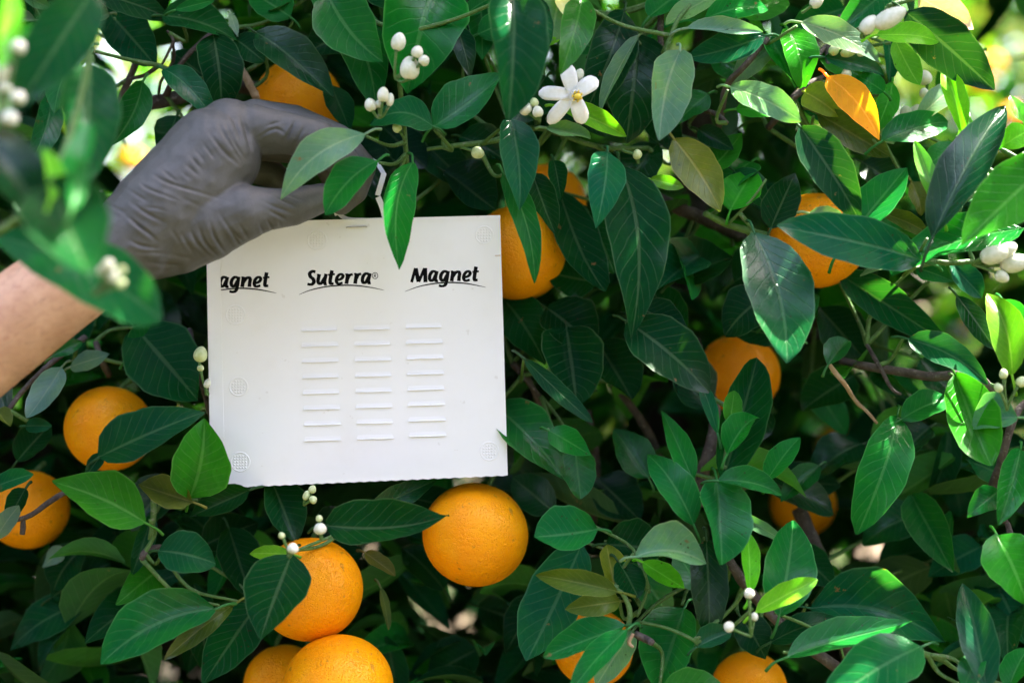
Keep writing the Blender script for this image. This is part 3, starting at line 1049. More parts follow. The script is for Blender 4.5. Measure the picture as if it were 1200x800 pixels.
def thin(c):
    x, y = project(c)
    keep = np.ones(len(c), dtype=bool)
    for gx, gy, rx, ry, s in GAPS:
        m = ((x - gx) / (rx * 1.0)) ** 2 + ((y - gy + 12) / (ry * 1.1)) ** 2 < 1
        keep &= ~(m & (rng.random(len(c)) < s) & (c[:, 1] > 0.5))
    # sun holes towards the upper right
    t = (c[:, 1] - D0) / SUN.y
    qx, qz = c[:, 0] - SUN.x * t, c[:, 2] - SUN.z * t
    for hx, hz, rx, rz, s in ((0.36, 1.64, 0.36, 0.30, 0.99), (0.14, 1.66, 0.12, 0.14, 0.85), (0.36, 1.34, 0.14, 0.20, 0.9), (0.24, 1.22, 0.18, 0.10, 0.7)):
        m = ((qx - hx) / rx) ** 2 + ((qz - hz) / rz) ** 2 < 1
        keep &= ~(m & (t > 0.10) & (rng.random(len(c)) < s))
    # nothing loose in front of the fruit, the card or the hand
    return c[keep]


# inside of the crown, seen between the near leaves
N1 = 13000
c = np.stack([rng.uniform(-0.95, 0.95, N1), rng.uniform(1.07, 2.3, N1), rng.uniform(0.4, 2.2, N1)], 1)
c = thin(c)
x, y = project(c)
ok = np.ones(len(c), dtype=bool)
for ox, oy, orr, od, _ in ORANGES:
    ok &= ~((np.hypot(x - ox, y - oy) < orr + 60) & (c[:, 1] - 0.07 < D0 + od / 100))
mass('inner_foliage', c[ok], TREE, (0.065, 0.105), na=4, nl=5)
# loose leaves just behind the front ones
N3 = 3600
c = np.stack([rng.uniform(-0.7, 0.7, N3), rng.uniform(0.965, 1.10, N3), rng.uniform(0.95, 1.85, N3)], 1)
c = thin(c)
x, y = project(c)
ok = np.ones(len(c), dtype=bool)
for ox, oy, orr, od, _ in ORANGES:
    ok &= ~((np.hypot(x - ox, y - oy) < orr + 75) & (c[:, 1] - 0.05 < D0 + od / 100))
ok &= ~((x > 120) & (x < 700) & (y > 60) & (y < 640) & (c[:, 1] < D0 + 0.13))
mass('outer_foliage', c[ok], TREE, (0.035, 0.085), np.array([KIND['D'], KIND['T'], KIND['M'], KIND['L'], KIND['D']]), na=4, nl=7)
# the rest of the crown: above, to both sides and behind
N2 = 58000
c = np.stack([rng.uniform(-2.7, 2.9, N2), rng.uniform(0.80, 3.3, N2), rng.uniform(0.05, 3.0, N2)], 1)
x, y = project(c)
inside = (x > -140) & (x < 1340) & (y > -120) & (y < 920)
rad = ((c[:, 0] - 0.1) / 2.8) ** 4 + ((c[:, 1] - 2.05) / 1.28) ** 4 + ((c[:, 2] - 1.4) / 1.55) ** 4
c = c[(~inside | (c[:, 1] > 2.3)) & (rad < 1)]
c = thin(c)
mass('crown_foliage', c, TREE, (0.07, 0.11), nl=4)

# ------------------------------------------------------------------ trees of the next rows
PAL2 = np.array([KIND['M'], KIND['L'], KIND['Y'], KIND['B'], KIND['Y'], KIND['B'], KIND['B'], KIND['C']])  # warm sunlit glow of the far crowns is put into these colours


def far_tree(x, y, r, h, n, label):
    t = empty('orange_tree', (x, y, 0))
    tag(t, label, 'tree', 'orange trees of the next row')
    V, F = tube_geo([(x, y, -0.05, 0.12), (x, y, 0.5, 0.09), (x + .05, y, 1.1, 0.06)], 10, 4, 0.1)
    mesh_obj('trunk', V, F, BARK, t)
    for k in range(4):
        an = k * 1.6 + x
        e = Vector((x + math.cos(an) * r * .6, y + math.sin(an) * r * .6, h * .75))
        V, F = tube_geo([(x, y, 0.8, 0.05), (*((Vector((x, y, 0.9)) + e) / 2 + Vector((0, 0, .1))), 0.035), (*e, 0.012)], 8, 4, 0.1)
        mesh_obj('limb', V, F, BARK, t)
    q = rng.normal(0, 1, (n, 3)); q /= np.linalg.norm(q, axis=1, keepdims=True)
    rr = rng.uniform(0.25, 1, (n, 1)) ** 0.45
    lump = 1 + 0.22 * np.sin(q[:, :1] * 6 + x) * np.cos(q[:, 2:3] * 5 + y)
    c = np.array([x, y, h * 0.55]) + q * rr * lump * np.array([r, r, h * 0.45])
    mass('crown', c, t, (0.11, 0.17), PAL2, nl=4)


far_tree(-2.1, 5.4, 1.6, 5.0, 7000, 'sunlit orange tree glowing through the gap above the glove')
far_tree(0.9, 5.8, 1.5, 4.4, 8000, 'hazy orange tree behind the open blossom and the middle of the crown')
far_tree(2.5, 6.2, 1.7, 4.8, 7000, 'bright blurred orange tree with tiny fruit at the top right')
# unseen leaf mass behind the camera, added to cut the frontal sky light
BLOCKER = empty('sky_blocker', (0, -2.6, 0))
nr = 26000
q = np.stack([rng.uniform(-7, 7, nr), -2.5 + rng.uniform(-1.1, 1.1, nr), 2.25 + 2.25 * rng.uniform(-1, 1, nr)], 1)
lump = 1 + 0.12 * np.sin(q[:, 0] * 2.2)
q = q[(((q[:, 1] + 2.5) / 1.1) ** 2 + ((q[:, 2] - 2.2) / 2.25) ** 4) < lump]
nr = 12000   # more unseen mass on both sides, added against light leaking in
q2 = np.stack([rng.uniform(3.0, 8, nr) * rng.choice([-1, 1], nr), 2.05 + rng.uniform(-1.2, 1.2, nr), 1.45 + 1.45 * rng.uniform(-1, 1, nr)], 1)
mass('foliage', np.concatenate([q, q2]), BLOCKER, (0.12, 0.19), np.array([KIND['D'], KIND['T']]), nl=4)
BLOCKER['kind'] = 'stuff'
blocker_mat, _, _ = node_mat('sky_blocker_dark', (0.010, 0.022, 0.009), 0.8, 0.08)   # near-black, so the added blocker throws little light back
for ch in BLOCKER.children: ch.data.materials[0] = blocker_mat

# ------------------------------------------------------------------ buds and blossom
def ellipsoid(c, rx, rz, ang, nu=14, nv=10, taper=0.15):
    V, F = [], []
    ca, sa = math.cos(ang), math.sin(ang)
    for j in range(nv + 1):
        th = math.pi * j / nv
        for i in range(nu):
            ph = 2 * math.pi * i / nu
            z = math.cos(th)
            k = math.sin(th) * (1 - taper * z) * (1 + 0.03 * math.cos(5 * ph))
            x_, y_, z_ = rx * k * math.cos(ph), rx * k * math.sin(ph), rz * z
            V.append(Vector((c.x + x_ * ca + z_ * sa, c.y + y_, c.z - x_ * sa + z_ * ca)))
    for j in range(nv):
        for i in range(nu):
            F.append((j * nu + i, (j + 1) * nu + i, (j + 1) * nu + (i + 1) % nu, j * nu + (i + 1) % nu))
    return V, F


def buds(label, root, items, d, near=False):
    """root (x,y); items (x, y, rx, rz, angle deg, w|g)"""
    d = d / 100 - 0.02
    t = empty('flower_bud_spray', P(*root, d + 0.006))
    tag(t, label, 'flower buds', 'flower bud sprays')
    r0 = P(*root, d + 0.006)
    for (x, y, rx, rz, an, k) in items:
        dd = d + random.uniform(-0.003, 0.003)
        c = P(x, y, dd)
        a = math.radians(an)
        V, F = ellipsoid(c, px2m(rx, dd), px2m(rz, dd), a)
        mesh_obj('bud', V, F, BUDW if k == 'w' else BUDG, t, c)
        ax = Vector((math.sin(a), 0, math.cos(a)))
        b = c - ax * px2m(rz * 0.9, dd)
        cv, cf = tube_geo([(*(b - ax * 0.0006), px2m(rx * .3)), (*(b + ax * px2m(rz * .22)), px2m(rx * .62))], 8, 2)
        mesh_obj('sepals', cv, cf, GREEN_TWIG, t, b)
        m = (b + r0) / 2 - ax * 0.002
        V, F = tube_geo([(*b, 0.0010), (*m, 0.0009), (*r0, 0.0011)], 6, 4)
        mesh_obj('stalk', V, F, GREEN_TWIG, t, b)
    return t


buds('pair of large white buds with two round ones above the left of the blossom', (463, 92),
     [(467, 49, 8.5, 11, 15, 'w'), (480, 80, 11.5, 14, 5, 'w'), (489, 61, 7, 7.5, 20, 'w'), (497, 71, 6.5, 6.5, 40, 'w')], -4)
buds('tight cluster of four small white buds beside the folded bluish leaf', (445, 138),
     [(449, 111, 7, 9, 5, 'w'), (434, 123, 7, 8, -20, 'w'), (444, 122, 4.5, 5, 0, 'w'), (457, 117, 4.5, 8, 10, 'w')], -4)
buds('two lone green buds below the tight cluster of small white buds', (474, 165),
     [(465, 150, 5.5, 6, -40, 'g'), (474, 143, 3, 4, 0, 'g')], -1)
buds('single yellow-green bud on a side twig under the blossom leaf', (540, 173), [(560, 179, 7, 8, 110, 'g')], 0)
buds('three creamy buds just left of the open blossom', (632, 140),
     [(615, 127, 8, 8.5, -40, 'w'), (630, 131, 6.5, 7, -10, 'w'), (626, 120, 5, 5.5, -10, 'g')], -2)
buds('small pale bud behind the upper petal of the open blossom', (668, 104), [(678, 88, 6, 8, 30, 'w')], -1)
buds('lone pale bud below the lime leaf under the blossom', (730, 176), [(747, 181, 6, 5.5, 100, 'g')], 1)
buds('big pointed white bud pair at the top right', (1012, 44),
     [(1043, 21, 11, 21, 62, 'w'), (1018, 29, 9, 13, 40, 'w')], -4)
buds('white bud touching the top edge of the picture', (940, 15), [(957, 2, 7, 9, 50, 'w')], -1)
buds('pale half-hidden buds under the pointed pair at the top right', (990, 62),
     [(978, 58, 6, 8, 40, 'g'), (994, 60, 7, 11, 80, 'g'), (1010, 60, 6, 9, 60, 'w'), (992, 86, 6, 6, 0, 'w')], 2)
buds('two blurred white buds hanging by the spotted leaf tip', (1080, 128),
     [(1084, 91, 8, 9, -20, 'w'), (1083, 109, 5.5, 6, -10, 'w')], 5)
buds('clump of blurred white buds below the yellow leaf tip', (1058, 158),
     [(1062, 133, 8, 9, -10, 'w'), (1073, 131, 7, 9, 20, 'w'), (1053, 142, 6.5, 7, -30, 'w'), (1061, 146, 8, 7, 10, 'w')], 6)
buds('cluster of fat white buds at the right edge', (1140, 310),
     [(1166, 298, 11, 18, 75, 'w'), (1180, 293, 9, 13, 60, 'w'), (1190, 308, 11, 19, 80, 'w'), (1174, 324, 7, 9, 120, 'w')], -4)
buds('green buds standing above the pale cupped leaf at the right', (1180, 480),
     [(1176, 438, 5, 6, 0, 'g'), (1170, 454, 5, 6, -30, 'g'), (1197, 447, 6, 7, 40, 'g')], -4)
buds('greenish buds along the left edge of the card', (244, 462),
     [(235, 415, 8, 9.5, 10, 'g'), (235, 431, 4, 4, 0, 'g'), (243, 449, 4, 6, 20, 'w')], 1)
buds('yellow-green buds peeping out under the card', (358, 590),
     [(366, 573, 4.5, 5, 20, 'g'), (359, 580, 4, 6, 20, 'g'), (367, 585, 5, 4.5, 60, 'g')], 0)
buds('white bud with a green one at the stalk of the veined leaf', (338, 650),
     [(343, 642, 6.8, 6.2, 10, 'w'), (330, 627, 3.8, 4, -30, 'g')], -6)
buds('round white bud with a green one above the round orange', (378, 632),
     [(375, 619, 7.6, 7, 0, 'w'), (374, 607, 4, 4, 0, 'g')], -4)
buds('three small white buds on the young shoot at the lower right', (880, 745),
     [(878, 695, 6, 6, 0, 'w'), (884, 722, 4.5, 5, 10, 'w'), (854, 734, 6.5, 6, -60, 'w')], -6)
buds('blurred white buds close to the lens at the left edge', (0, 150),
     [(22, 55, 9, 9, 20, 'w'), (2, 82, 9, 15, 0, 'w'), (6, 102, 8, 8, 0, 'w'), (22, 114, 9, 8, 30, 'w'), (12, 138, 10, 10, 20, 'w')], -24)
buds('blurred creamy buds on the leaf in front of the wrist', (108, 345),
     [(127, 310, 7, 7, 0, 'w'), (133, 323, 7.5, 9, 10, 'w'), (120, 317, 6, 6, -20, 'w'), (143, 316, 5, 5, 40, 'g'), (142, 332, 5, 6, 60, 'g')], -26)


def blossom():
    d = -0.035
    c = P(672, 112, d)
    t = empty('orange_blossom', c)
    tag(t, 'open white five-petalled orange blossom with a yellow centre', 'flower')
    for (tx, ty, w_) in ((663, 74, 17), (700, 92, 17), (684, 143, 17), (643, 143, 15), (632, 108, 15)):
        tip = P(tx, ty, d - 0.002)
        a = (tip - c); L = a.length; a.normalize()
        s = Vector((0, 1, 0)).cross(a).normalized()
        n = s.cross(a)
        if n.y > 0: n = -n
        V, F = [], []
        nl, na = 9, 4
        for i in range(nl + 1):
            u = i / nl
            hw = px2m(w_) / 2 * (0.45 + 0.62 * math.sin(math.pi * min(u * 0.62 + 0.10, 1))) * (1 if u < .75 else math.sqrt(max(0.0, 1 - ((u - .75) / .262) ** 2)))
            for k in range(na + 1):
                q = 2 * k / na - 1
                lift = 0.0022 * math.sin(u * math.pi) - 0.003 * u * u + 0.0014 * q * q * (1 - u * 1.4)
                V.append(c + a * (L * u) + s * (q * hw) + n * lift)
        off = len(V)
        V += [v_ - n * 0.0009 for v_ in V]
        for i in range(nl):
            for k in range(na):
                b = i * (na + 1) + k
                F.append((b, b + 1, b + na + 2, b + na + 1))
                F.append((off + b + na + 1, off + b + na + 2, off + b + 1, off + b))
        for i in range(nl):
            for k in (0, na):
                b = i * (na + 1) + k
                q4 = (b, b + na + 1, off + b + na + 1, off + b)
                F.append(q4 if k == 0 else q4[::-1])
        mesh_obj('petal', V, F, PETAL, t, c)
    # stamen tube: ring of white filaments with yellow anthers leaning to the right
    ax = Vector((0.25, -1, -0.22)).normalized()
    sx = ax.cross(Vector((0, 0, 1))).normalized(); sy = ax.cross(sx)
    for k in range(14):
        an = 2 * math.pi * k / 14
        rad_ = (sx * math.cos(an) + sy * math.sin(an))
        p0 = c + rad_ * 0.0018; p1 = c + ax * 0.005 + rad_ * 0.0034; p2 = c + ax * 0.0085 + rad_ * 0.0030
        V, F = tube_geo([(*p0, 0.0008), (*p1, 0.0008), (*p2, 0.0006)], 5, 3)
        f = mesh_obj('filament', V, F, PETAL, t, c)
        if k % 2 == 0:
            V, F = ellipsoid(p2, 0.0006, 0.0011, 0.4, 6, 5)
            mesh_obj('anther', V, F, STIG, f, p2, chain=c)
    V, F = tube_geo([(*c, 0.0012), (*(c + ax * 0.0085), 0.001)], 7, 3)
    mesh_obj('style', V, F, BUDG, t, c)
    p = c + ax * 0.0095
    V, F = ellipsoid(p, 0.0025, 0.0020, 0.3, 10, 7)
    mesh_obj('stigma', V, F, STIG, t, p)
    V, F = tube_geo([(*(c + Vector((0, 0.002, 0))), 0.0012), (*P(660, 128, 0.0), 0.0011), (*P(640, 140, 0.01), 0.0012)], 6, 4)
    mesh_obj('stalk', V, F, GREEN_TWIG, t, c)


blossom()

# ------------------------------------------------------------------ the trap card
TRAP = empty('trap_card', P(418, 412, 0))
tag(TRAP, 'white printed cardboard trap held in the tree by the gloved hand', 'trap card')
TO = Vector(TRAP.location)


def CP(x, y, h=0.0):
    """point on the card seen at x, y, standing h metres proud of its face"""
    p = P(x, y, 0)
    return Vector((p.x, p.y - h, p.z))


def slab(name, poly, h0, h1, mat, parent=TRAP, chain=None, smooth=False):
    """extruded outline between heights h0 < h1 above the card face"""
    n = len(poly)
    V = [CP(x, y, h1) for x, y in poly] + [CP(x, y, h0) for x, y in poly]
    F = [tuple(range(n)), tuple(range(2 * n - 1, n - 1, -1))]
    for i in range(n):
        j = (i + 1) % n
        F.append((i, n + i, n + j, j))
    o = mesh_obj(name, V, F, mat, parent, smooth=smooth)
    me = o.data
    bm = bmesh.new(); bm.from_mesh(me); bmesh.ops.recalc_face_normals(bm, faces=bm.faces); bm.to_mesh(me); bm.free()
    return o


# body: serrated lower edge
bl, brt, tr, tl_ = (247, 571.5), (595, 556.5), (586, 253), (241.5, 262)
outl = [tl_, (300, 260), (420, 257.3), tr]
nt_ = 56
low = []
for k in range(nt_ + 1):
    t = k / nt_
    x = brt[0] + (bl[0] - brt[0]) * t
    y = brt[1] + (bl[1] - brt[1]) * t + (0.9 if k % 2 else 0)
    low.append((x, y))
body = slab('front_panel', outl + low, -0.0012, 0.0, CARD)
back = slab('back_panel', [(242.3, 264), (585.3, 255.5), (594, 555), (247.6, 569.8)], -0.0035, -0.0020, CARD)
slab('side_fold', [(241.2, 263), (242.6, 263), (248, 570), (246.7, 570)], -0.0036, -0.0002, CARD)
# glued side flap on the left with its stepped edge
slab('side_flap', [(242.2, 262.5), (257.6, 262.0), (258.6, 330), (262.6, 513.5), (246.6, 515.5)], 0.00004, 0.00042, CARD)
# top hem
slab('top_hem', [(242, 261.4), (586.2, 252.2), (586.4, 256.0), (242.2, 265.2)], 0.00004, 0.00030, CARD)


def louvre(x, y, wd):
    """raised lip, open below"""
    j = random.uniform(-0.4, 0.4)
    wd += random.uniform(-0.8, 0.8)
    V = [CP(x + .6, y - 5.0, 0.00002), CP(x + wd - .6, y - 6.2, 0.00002), CP(x + wd + .2, y - 2.4 + j * .3, 0.00032), CP(x + wd + .2, y - 1.2 + j * .3, 0.0009),
         CP(x, y + j * .2, 0.0009), CP(x, y - 1.2 + j * .2, 0.00032), CP(x + wd, y - 2.6, 0.00003), CP(x + .2, y - 1.4, 0.00003)]
    F = [(0, 1, 2, 5), (5, 2, 3, 4), (4, 3, 6, 7)]
    mesh_obj('vent_flap', V, F, CARD, TRAP, CP(x, y), smooth=False)


for (xa, ya, xb, yb) in ((353, 388, 357, 516.6), (414.5, 386.6, 418.5, 514.6), (475.5, 384.6, 479.5, 511.6)):
    for k in range(8):
        t = k / 7
        louvre(xa + (xb - xa) * t, ya + (yb - ya) * t, 42.5)


def dimple(cx, cy, r):
    """embossed round: shallow ring and a grid of tiny pips"""
    V, F = [], []
    n = 28
    for k in range(n):
        an = 2 * math.pi * k / n
        for rr, h in ((r, 0.00003), (r - .6, 0.00028), (r - 1.3, 0.00028), (r - 2.0, 0.00003)):
            V.append(CP(cx + rr * math.cos(an), cy + rr * math.sin(an), h))
    for k in range(n):
        for q in range(3):
            a = k * 4 + q; b = ((k + 1) % n) * 4 + q
            F.append((a, b, b + 1, a + 1))
    st = 3.3
    for i in range(-4, 5):
        for j in range(-4, 5):
            x, y = cx + i * st, cy + j * st
            if math.hypot(x - cx, y - cy) > r - 2.6: continue
            o_ = len(V)
            V += [CP(x - 1.2, y - 1.2, .00003), CP(x + 1.2, y - 1.2, .00003), CP(x + 1.2, y + 1.2, .00003), CP(x - 1.2, y + 1.2, .00003), CP(x, y, .00045)]
            F += [(o_, o_ + 1, o_ + 4), (o_ + 1, o_ + 2, o_ + 4), (o_ + 2, o_ + 3, o_ + 4), (o_ + 3, o_, o_ + 4)]
    o = mesh_obj('embossed_disc', V, F, CARD, TRAP, CP(cx, cy), smooth=False)
    bm = bmesh.new(); bm.from_mesh(o.data); bmesh.ops.recalc_face_normals(bm, faces=bm.faces); bm.to_mesh(o.data); bm.free()
    for p_ in o.data.polygons:
        pass
    return o


for q in ((371.5, 281.5, 12), (469.5, 279, 12), (567.5, 275.5, 11), (276, 369, 12), (279.5, 453, 11.5), (281.5, 541, 12), (573.5, 528.5, 11.5)):
    dimple(*q)

# ---- printing: pen strokes
INKH = [0.00006]


def stroke(V, F, pts, w_, taper=None, nib=True):
    c = catmull(pts, 7)
    INKH[0] += 0.0000004
    n = len(c)
    b0 = len(V)
    for i, q in enumerate(c):
        dv = c[min(i + 1, n - 1)] - c[max(i - 1, 0)]
        L = math.hypot(*dv) + 1e-9
        nx, ny = -dv[1] / L, dv[0] / L
        ww = w_ * 1.12 if nib else w_
        if nib: ww *= 0.66 + 0.34 * abs(dv[1]) / L
        if taper is not None:
            u = i / (n - 1)
            ww = w_ * (taper + (1 - taper) * (math.sin(math.pi * u) ** 0.7))
        V.append(CP(q[0] + nx * ww / 2, q[1] + ny * ww / 2, INKH[0]))
        V.append(CP(q[0] - nx * ww / 2, q[1] - ny * ww / 2, INKH[0]))
    for i in range(n - 1):
        a = b0 + 2 * i
        F.append((a, a + 1, a + 3, a + 2))


LET = {  # strokes in photo pixels relative to the word's corner
    'M': [([(17.3, 30.7), (21.9, 14.2)], 3.2), ([(22.2, 14.3), (25.4, 30.2)], 4.2), ([(25.6, 30.2), (32.6, 14.3)], 3.2), ([(33.2, 14.0), (33.6, 30.6)], 4.2)],
    'a': [([(46.3, 18.9), (42.4, 17.9), (39.3, 21.2), (38.4, 26), (40, 28.8), (42.8, 27.6), (46, 21.5)], 3.7), ([(47, 17.6), (45.2, 26), (46.2, 29.2), (48.3, 29.0)], 3.7)],
    'g': [([(59.3, 18.9), (55.5, 17.9), (52.3, 21.2), (51.4, 25.7), (53.2, 28.7), (55.9, 27.5), (59, 22)], 3.7), ([(60.2, 17.4), (58.6, 28), (57.0, 33.4), (53.6, 35.3), (49.2, 34.6)], 3.7)],
    'n': [([(63.2, 18.2), (65.8, 18.0)], 2.6), ([(66.0, 17.4), (64.2, 29.6)], 4.0), ([(65.4, 24.2), (68.8, 19.6), (72.2, 18.4), (73.6, 20.6), (73.1, 24), (72.6, 29.3)], 3.8)],
    'e': [([(79, 25.0), (83.6, 23.6), (86, 20.4), (84.3, 17.9), (81.2, 18.9), (78.8, 22.4), (78.4, 26.4), (80.6, 28.9), (85.6, 27.8)], 3.5)],
    't': [([(92.9, 12.4), (91.0, 24), (91.4, 28.0), (94.8, 28.0)], 3.9), ([(88.6, 18.7), (96.2, 17.9)], 2.9)],
}
MAG_ARC = [(9.5, 41.6), (25, 36), (40, 32.8), (52, 31.4), (65, 31), (80, 32), (92, 34), (104.3, 36.6)]
SUT = [
    ([(24.6, 18.7), (21.4, 17.9), (18, 20.3), (18.9, 24.2), (22, 27), (22.8, 30.5), (20, 33.3), (15.2, 32.8)], 4.0),
    ([(26.4, 21.9), (29, 21.7)], 2.6), ([(29.2, 21.2), (27.7, 29), (29.1, 32.2), (31.8, 31.4), (35.6, 25.4)], 3.8), ([(37.2, 20.8), (35.4, 29.5), (36.2, 32.8), (38, 32.6)], 3.8),
    ([(44.1, 16.8), (42, 28), (42.6, 32.2), (46, 32.2)], 3.9), ([(39.5, 22.1), (47.4, 21.2)], 2.9),
    ([(49.6, 28.2), (54.4, 27), (57, 23.7), (55.2, 21.3), (52.2, 22.2), (49.7, 25.8), (49.3, 29.9), (51.6, 32.4), (56.6, 31.3)], 3.5),
    ([(59.6, 21.6), (62.4, 21.2)], 2.6), ([(62.8, 20.7), (60.9, 32.6)], 4.0), ([(62, 27.5), (64.5, 22.8), (68.4, 21.3)], 3.6),
    ([(69.8, 21), (72.6, 20.7)], 2.6), ([(73, 20.2), (71.1, 32.4)], 4.0), ([(72.2, 27), (74.7, 22.2), (78.4, 20.8)], 3.6),
    ([(87.6, 21.6), (83.8, 20.5), (80.6, 23.8), (79.7, 28.6), (81.2, 31.4), (84, 30.2), (87.2, 24.4)], 3.7), ([(88.7, 20.2), (86.9, 28.2), (87.5, 31.6), (89.6, 31.5)], 3.7),
]
SUT_ARC = [(5.5, 45.2), (18, 40.2), (35, 36.2), (50, 34.6), (62, 34.2), (75, 34.8), (90, 36.9), (105, 40)]


def word(letters, ox, oy, arc, extra=None, arc_w=1.7, split=None):
    V, F = [], []
    for pts, w_ in letters:
        stroke(V, F, [(ox + x, oy + y) for x, y in pts], w_)
    if extra: extra(V, F)
    mesh_obj('printed_word', V, F, INK, TRAP, smooth=False)
    V, F = [], []
    stroke(V, F, [(ox + x, oy + y) for x, y in arc], arc_w, 0.18, False)
    mesh_obj('printed_swoosh', V, F, INK, TRAP, smooth=False)


def reg(V, F):
    ring = [(439.5 + 3.3 * math.cos(a), 323.0 + 3.6 * math.sin(a)) for a in np.linspace(0, 2 * math.pi, 17)]
    stroke(V, F, ring, 0.75, None, False)
    stroke(V, F, [(438.3, 325), (438.6, 321.2)], 0.75, None, False)
    stroke(V, F, [(438.6, 321.3), (440.2, 321.3), (440.3, 322.8), (438.6, 323.1)], 0.7, None, False)
    stroke(V, F, [(439.4, 323.1), (440.5, 325)], 0.75, None, False)


word([s for ch in 'Magnet' for s in LET[ch]], 465, 300, MAG_ARC)
word(SUT, 345, 300, SUT_ARC, reg)
word([s for ch in 'agnet' for s in LET[ch]], 219.6, 306.8, [(30, 33.2)] + MAG_ARC[2:])
# staple, stains, hanging strap
V, F = tube_geo([(*CP(406, 267, 0.0001), .00028), (*CP(407, 266.4, 0.0006), .00032), (*CP(418, 265.9, 0.0007), .00032), (*CP(429, 265.6, 0.0006), .00032), (*CP(430, 266, 0.0001), .00028)], 6, 4)
mesh_obj('staple', V, F, STEEL, TRAP)
slab('stain_mark', [(580, 299), (586.5, 298.6), (586.6, 299.9), (580, 300.2)], 0.00003, 0.00006, STAIN)


def strap(pts, w0, thick=0.0009, d=0.004):
    """flat strip along points (x, y, d cm)"""
    c = catmull([tuple(P(x, y, z / 100)) for x, y, z in pts], 5)
    V, F = [], []
    n = len(c)
    for i, q in enumerate(c):
        t = c[min(i + 1, n - 1)] - c[max(i - 1, 0)]
        t /= np.linalg.norm(t)
        s = np.cross((0, 1, 0), t); s /= np.linalg.norm(s)
        m = np.cross(s, t)
        hw = px2m(w0) / 2
        for a, b in ((-1, -1), (1, -1), (1, 1), (-1, 1)):
            V.append(q + s * hw * a + m * thick * b * 0.5)
    for i in range(n - 1):
        for k in range(4):
            F.append((i * 4 + k, i * 4 + (k + 1) % 4, i * 4 + 4 + (k + 1) % 4, i * 4 + 4 + k))
    F.append((3, 2, 1, 0)); e = (n - 1) * 4
    F.append((e, e + 1, e + 2, e + 3))
    return mesh_obj('hanger_strap', V, F, CARD, TRAP, smooth=False)


strap([(397, 250, .3), (403, 255, .3), (412, 257.5, .3), (430, 258, .3), (451, 257.5, .3)], 5)
strap([(452, 259, .2), (448, 243, .2), (443, 231, .3)], 6.5)
strap([(442.5, 229, .4), (446, 217, .5), (450, 203, .7)], 6)
strap([(450, 204, .8), (440, 190, 1.4), (425, 185, 2.0)], 5)
strap([(396, 252, .3), (389, 232, .1), (394, 213, .0)], 7)

# ------------------------------------------------------------------ person: forearm and gloved hand
def capsule_union(caps, voxel, smooth_it):
    """caps: chains of (x, y, d cm, r px); returns verts, faces of one continuous surface"""
    bm = bmesh.new()
    for ch in caps:
        w_ = [(*P(x, y, d / 100), px2m(r, d / 100)) for x, y, d, r in ch]
        for (a, b) in zip(w_[:-1], w_[1:]):
            a_, b_ = Vector(a[:3]), Vector(b[:3])
            L = (b_ - a_).length
            n = max(2, int(L / (0.35 * min(a[3], b[3]))) + 1)
            V, F = tube_geo([a, b], 20, 4)
            vs = [bm.verts.new(v) for v in V]
            for f in F:
                bm.faces.new([vs[i] for i in f])
        for q in w_:
            mtx = Matrix.Translation(Vector(q[:3])) @ Matrix.Scale(q[3], 4)
            bmesh.ops.create_uvsphere(bm, u_segments=22, v_segments=14, radius=1, matrix=mtx)
    bmesh.ops.recalc_face_normals(bm, faces=bm.faces)
    me = bpy.data.meshes.new('tmp'); bm.to_mesh(me); bm.free()
    o = bpy.data.objects.new('tmp', me); COL.objects.link(o)
    r = o.modifiers.new('r', 'REMESH'); r.mode = 'VOXEL'; r.voxel_size = voxel; r.use_smooth_shade = True
    s = o.modifiers.new('s', 'SMOOTH'); s.factor = 0.5; s.iterations = smooth_it
    dg = bpy.context.evaluated_depsgraph_get()
    ev = o.evaluated_get(dg)
    m2 = bpy.data.meshes.new_from_object(ev)
    V = np.zeros(len(m2.vertices) * 3); m2.vertices.foreach_get('co', V); V = V.reshape(-1, 3)
    N = np.zeros(len(m2.vertices) * 3); m2.vertices.foreach_get('normal', N); N = N.reshape(-1, 3)
    F = [tuple(p.vertices) for p in m2.polygons]
    bpy.data.objects.remove(o); bpy.data.meshes.remove(me); bpy.data.meshes.remove(m2)
    return V, N, F


HAND = [
    [(128, 298, -8, 50), (160, 278, -7.5, 53), (190, 248, -7, 58), (225, 215, -6, 60), (250, 182, -5.5, 56), (269, 158, -5, 42)],   # back of the hand
    [(165, 285, -7, 46), (205, 272, -6.5, 50), (240, 262, -6.5, 45), (284, 249, -6.5, 34)],      # ball of the thumb
    [(284, 249, -6.5, 34), (315, 245, -6, 25), (342, 243, -5.4, 22), (360, 237, -4.8, 20), (377, 232, -4.2, 17)],     # thumb
    [(269, 158, -5, 41), (296, 152, -5, 30), (335, 156, -4.6, 25), (372, 163, -4.2, 23), (404, 192, -3.2, 19), (404, 214, -2.4, 17), (394, 232, -1.8, 15)],   # first finger
    [(272, 156, -2.5, 38), (300, 140, -1.8, 24), (345, 145, -1.4, 22), (395, 165, -1.2, 20), (424, 196, -.9, 17), (416, 224, -.7, 15), (400, 238, -.5, 14)],     # middle finger
    [(262, 172, -1.5, 38), (296, 165, 0.4, 23), (345, 172, 1.6, 20), (382, 188, 2.2, 18), (396, 214, 2.4, 16), (384, 232, 2.2, 14)],      # ring finger
    [(252, 190, -1.0, 36), (285, 192, 1.8, 20), (318, 204, 3.2, 17), (340, 222, 3.4, 15), (338, 242, 3.0, 13)],     # little finger
]
ARM = [[(128, 298, -8, 49), (100, 318, -8.5, 51), (60, 345, -9, 54), (-39, 420, -10, 60), (-160, 520, -12, 66), (-300, 640, -15, 68), (-420, 760, -20, 66)]]


def shrink(ch, k):
    return [[(x, y, d, r - k) for x, y, d, r in c] for c in ch]


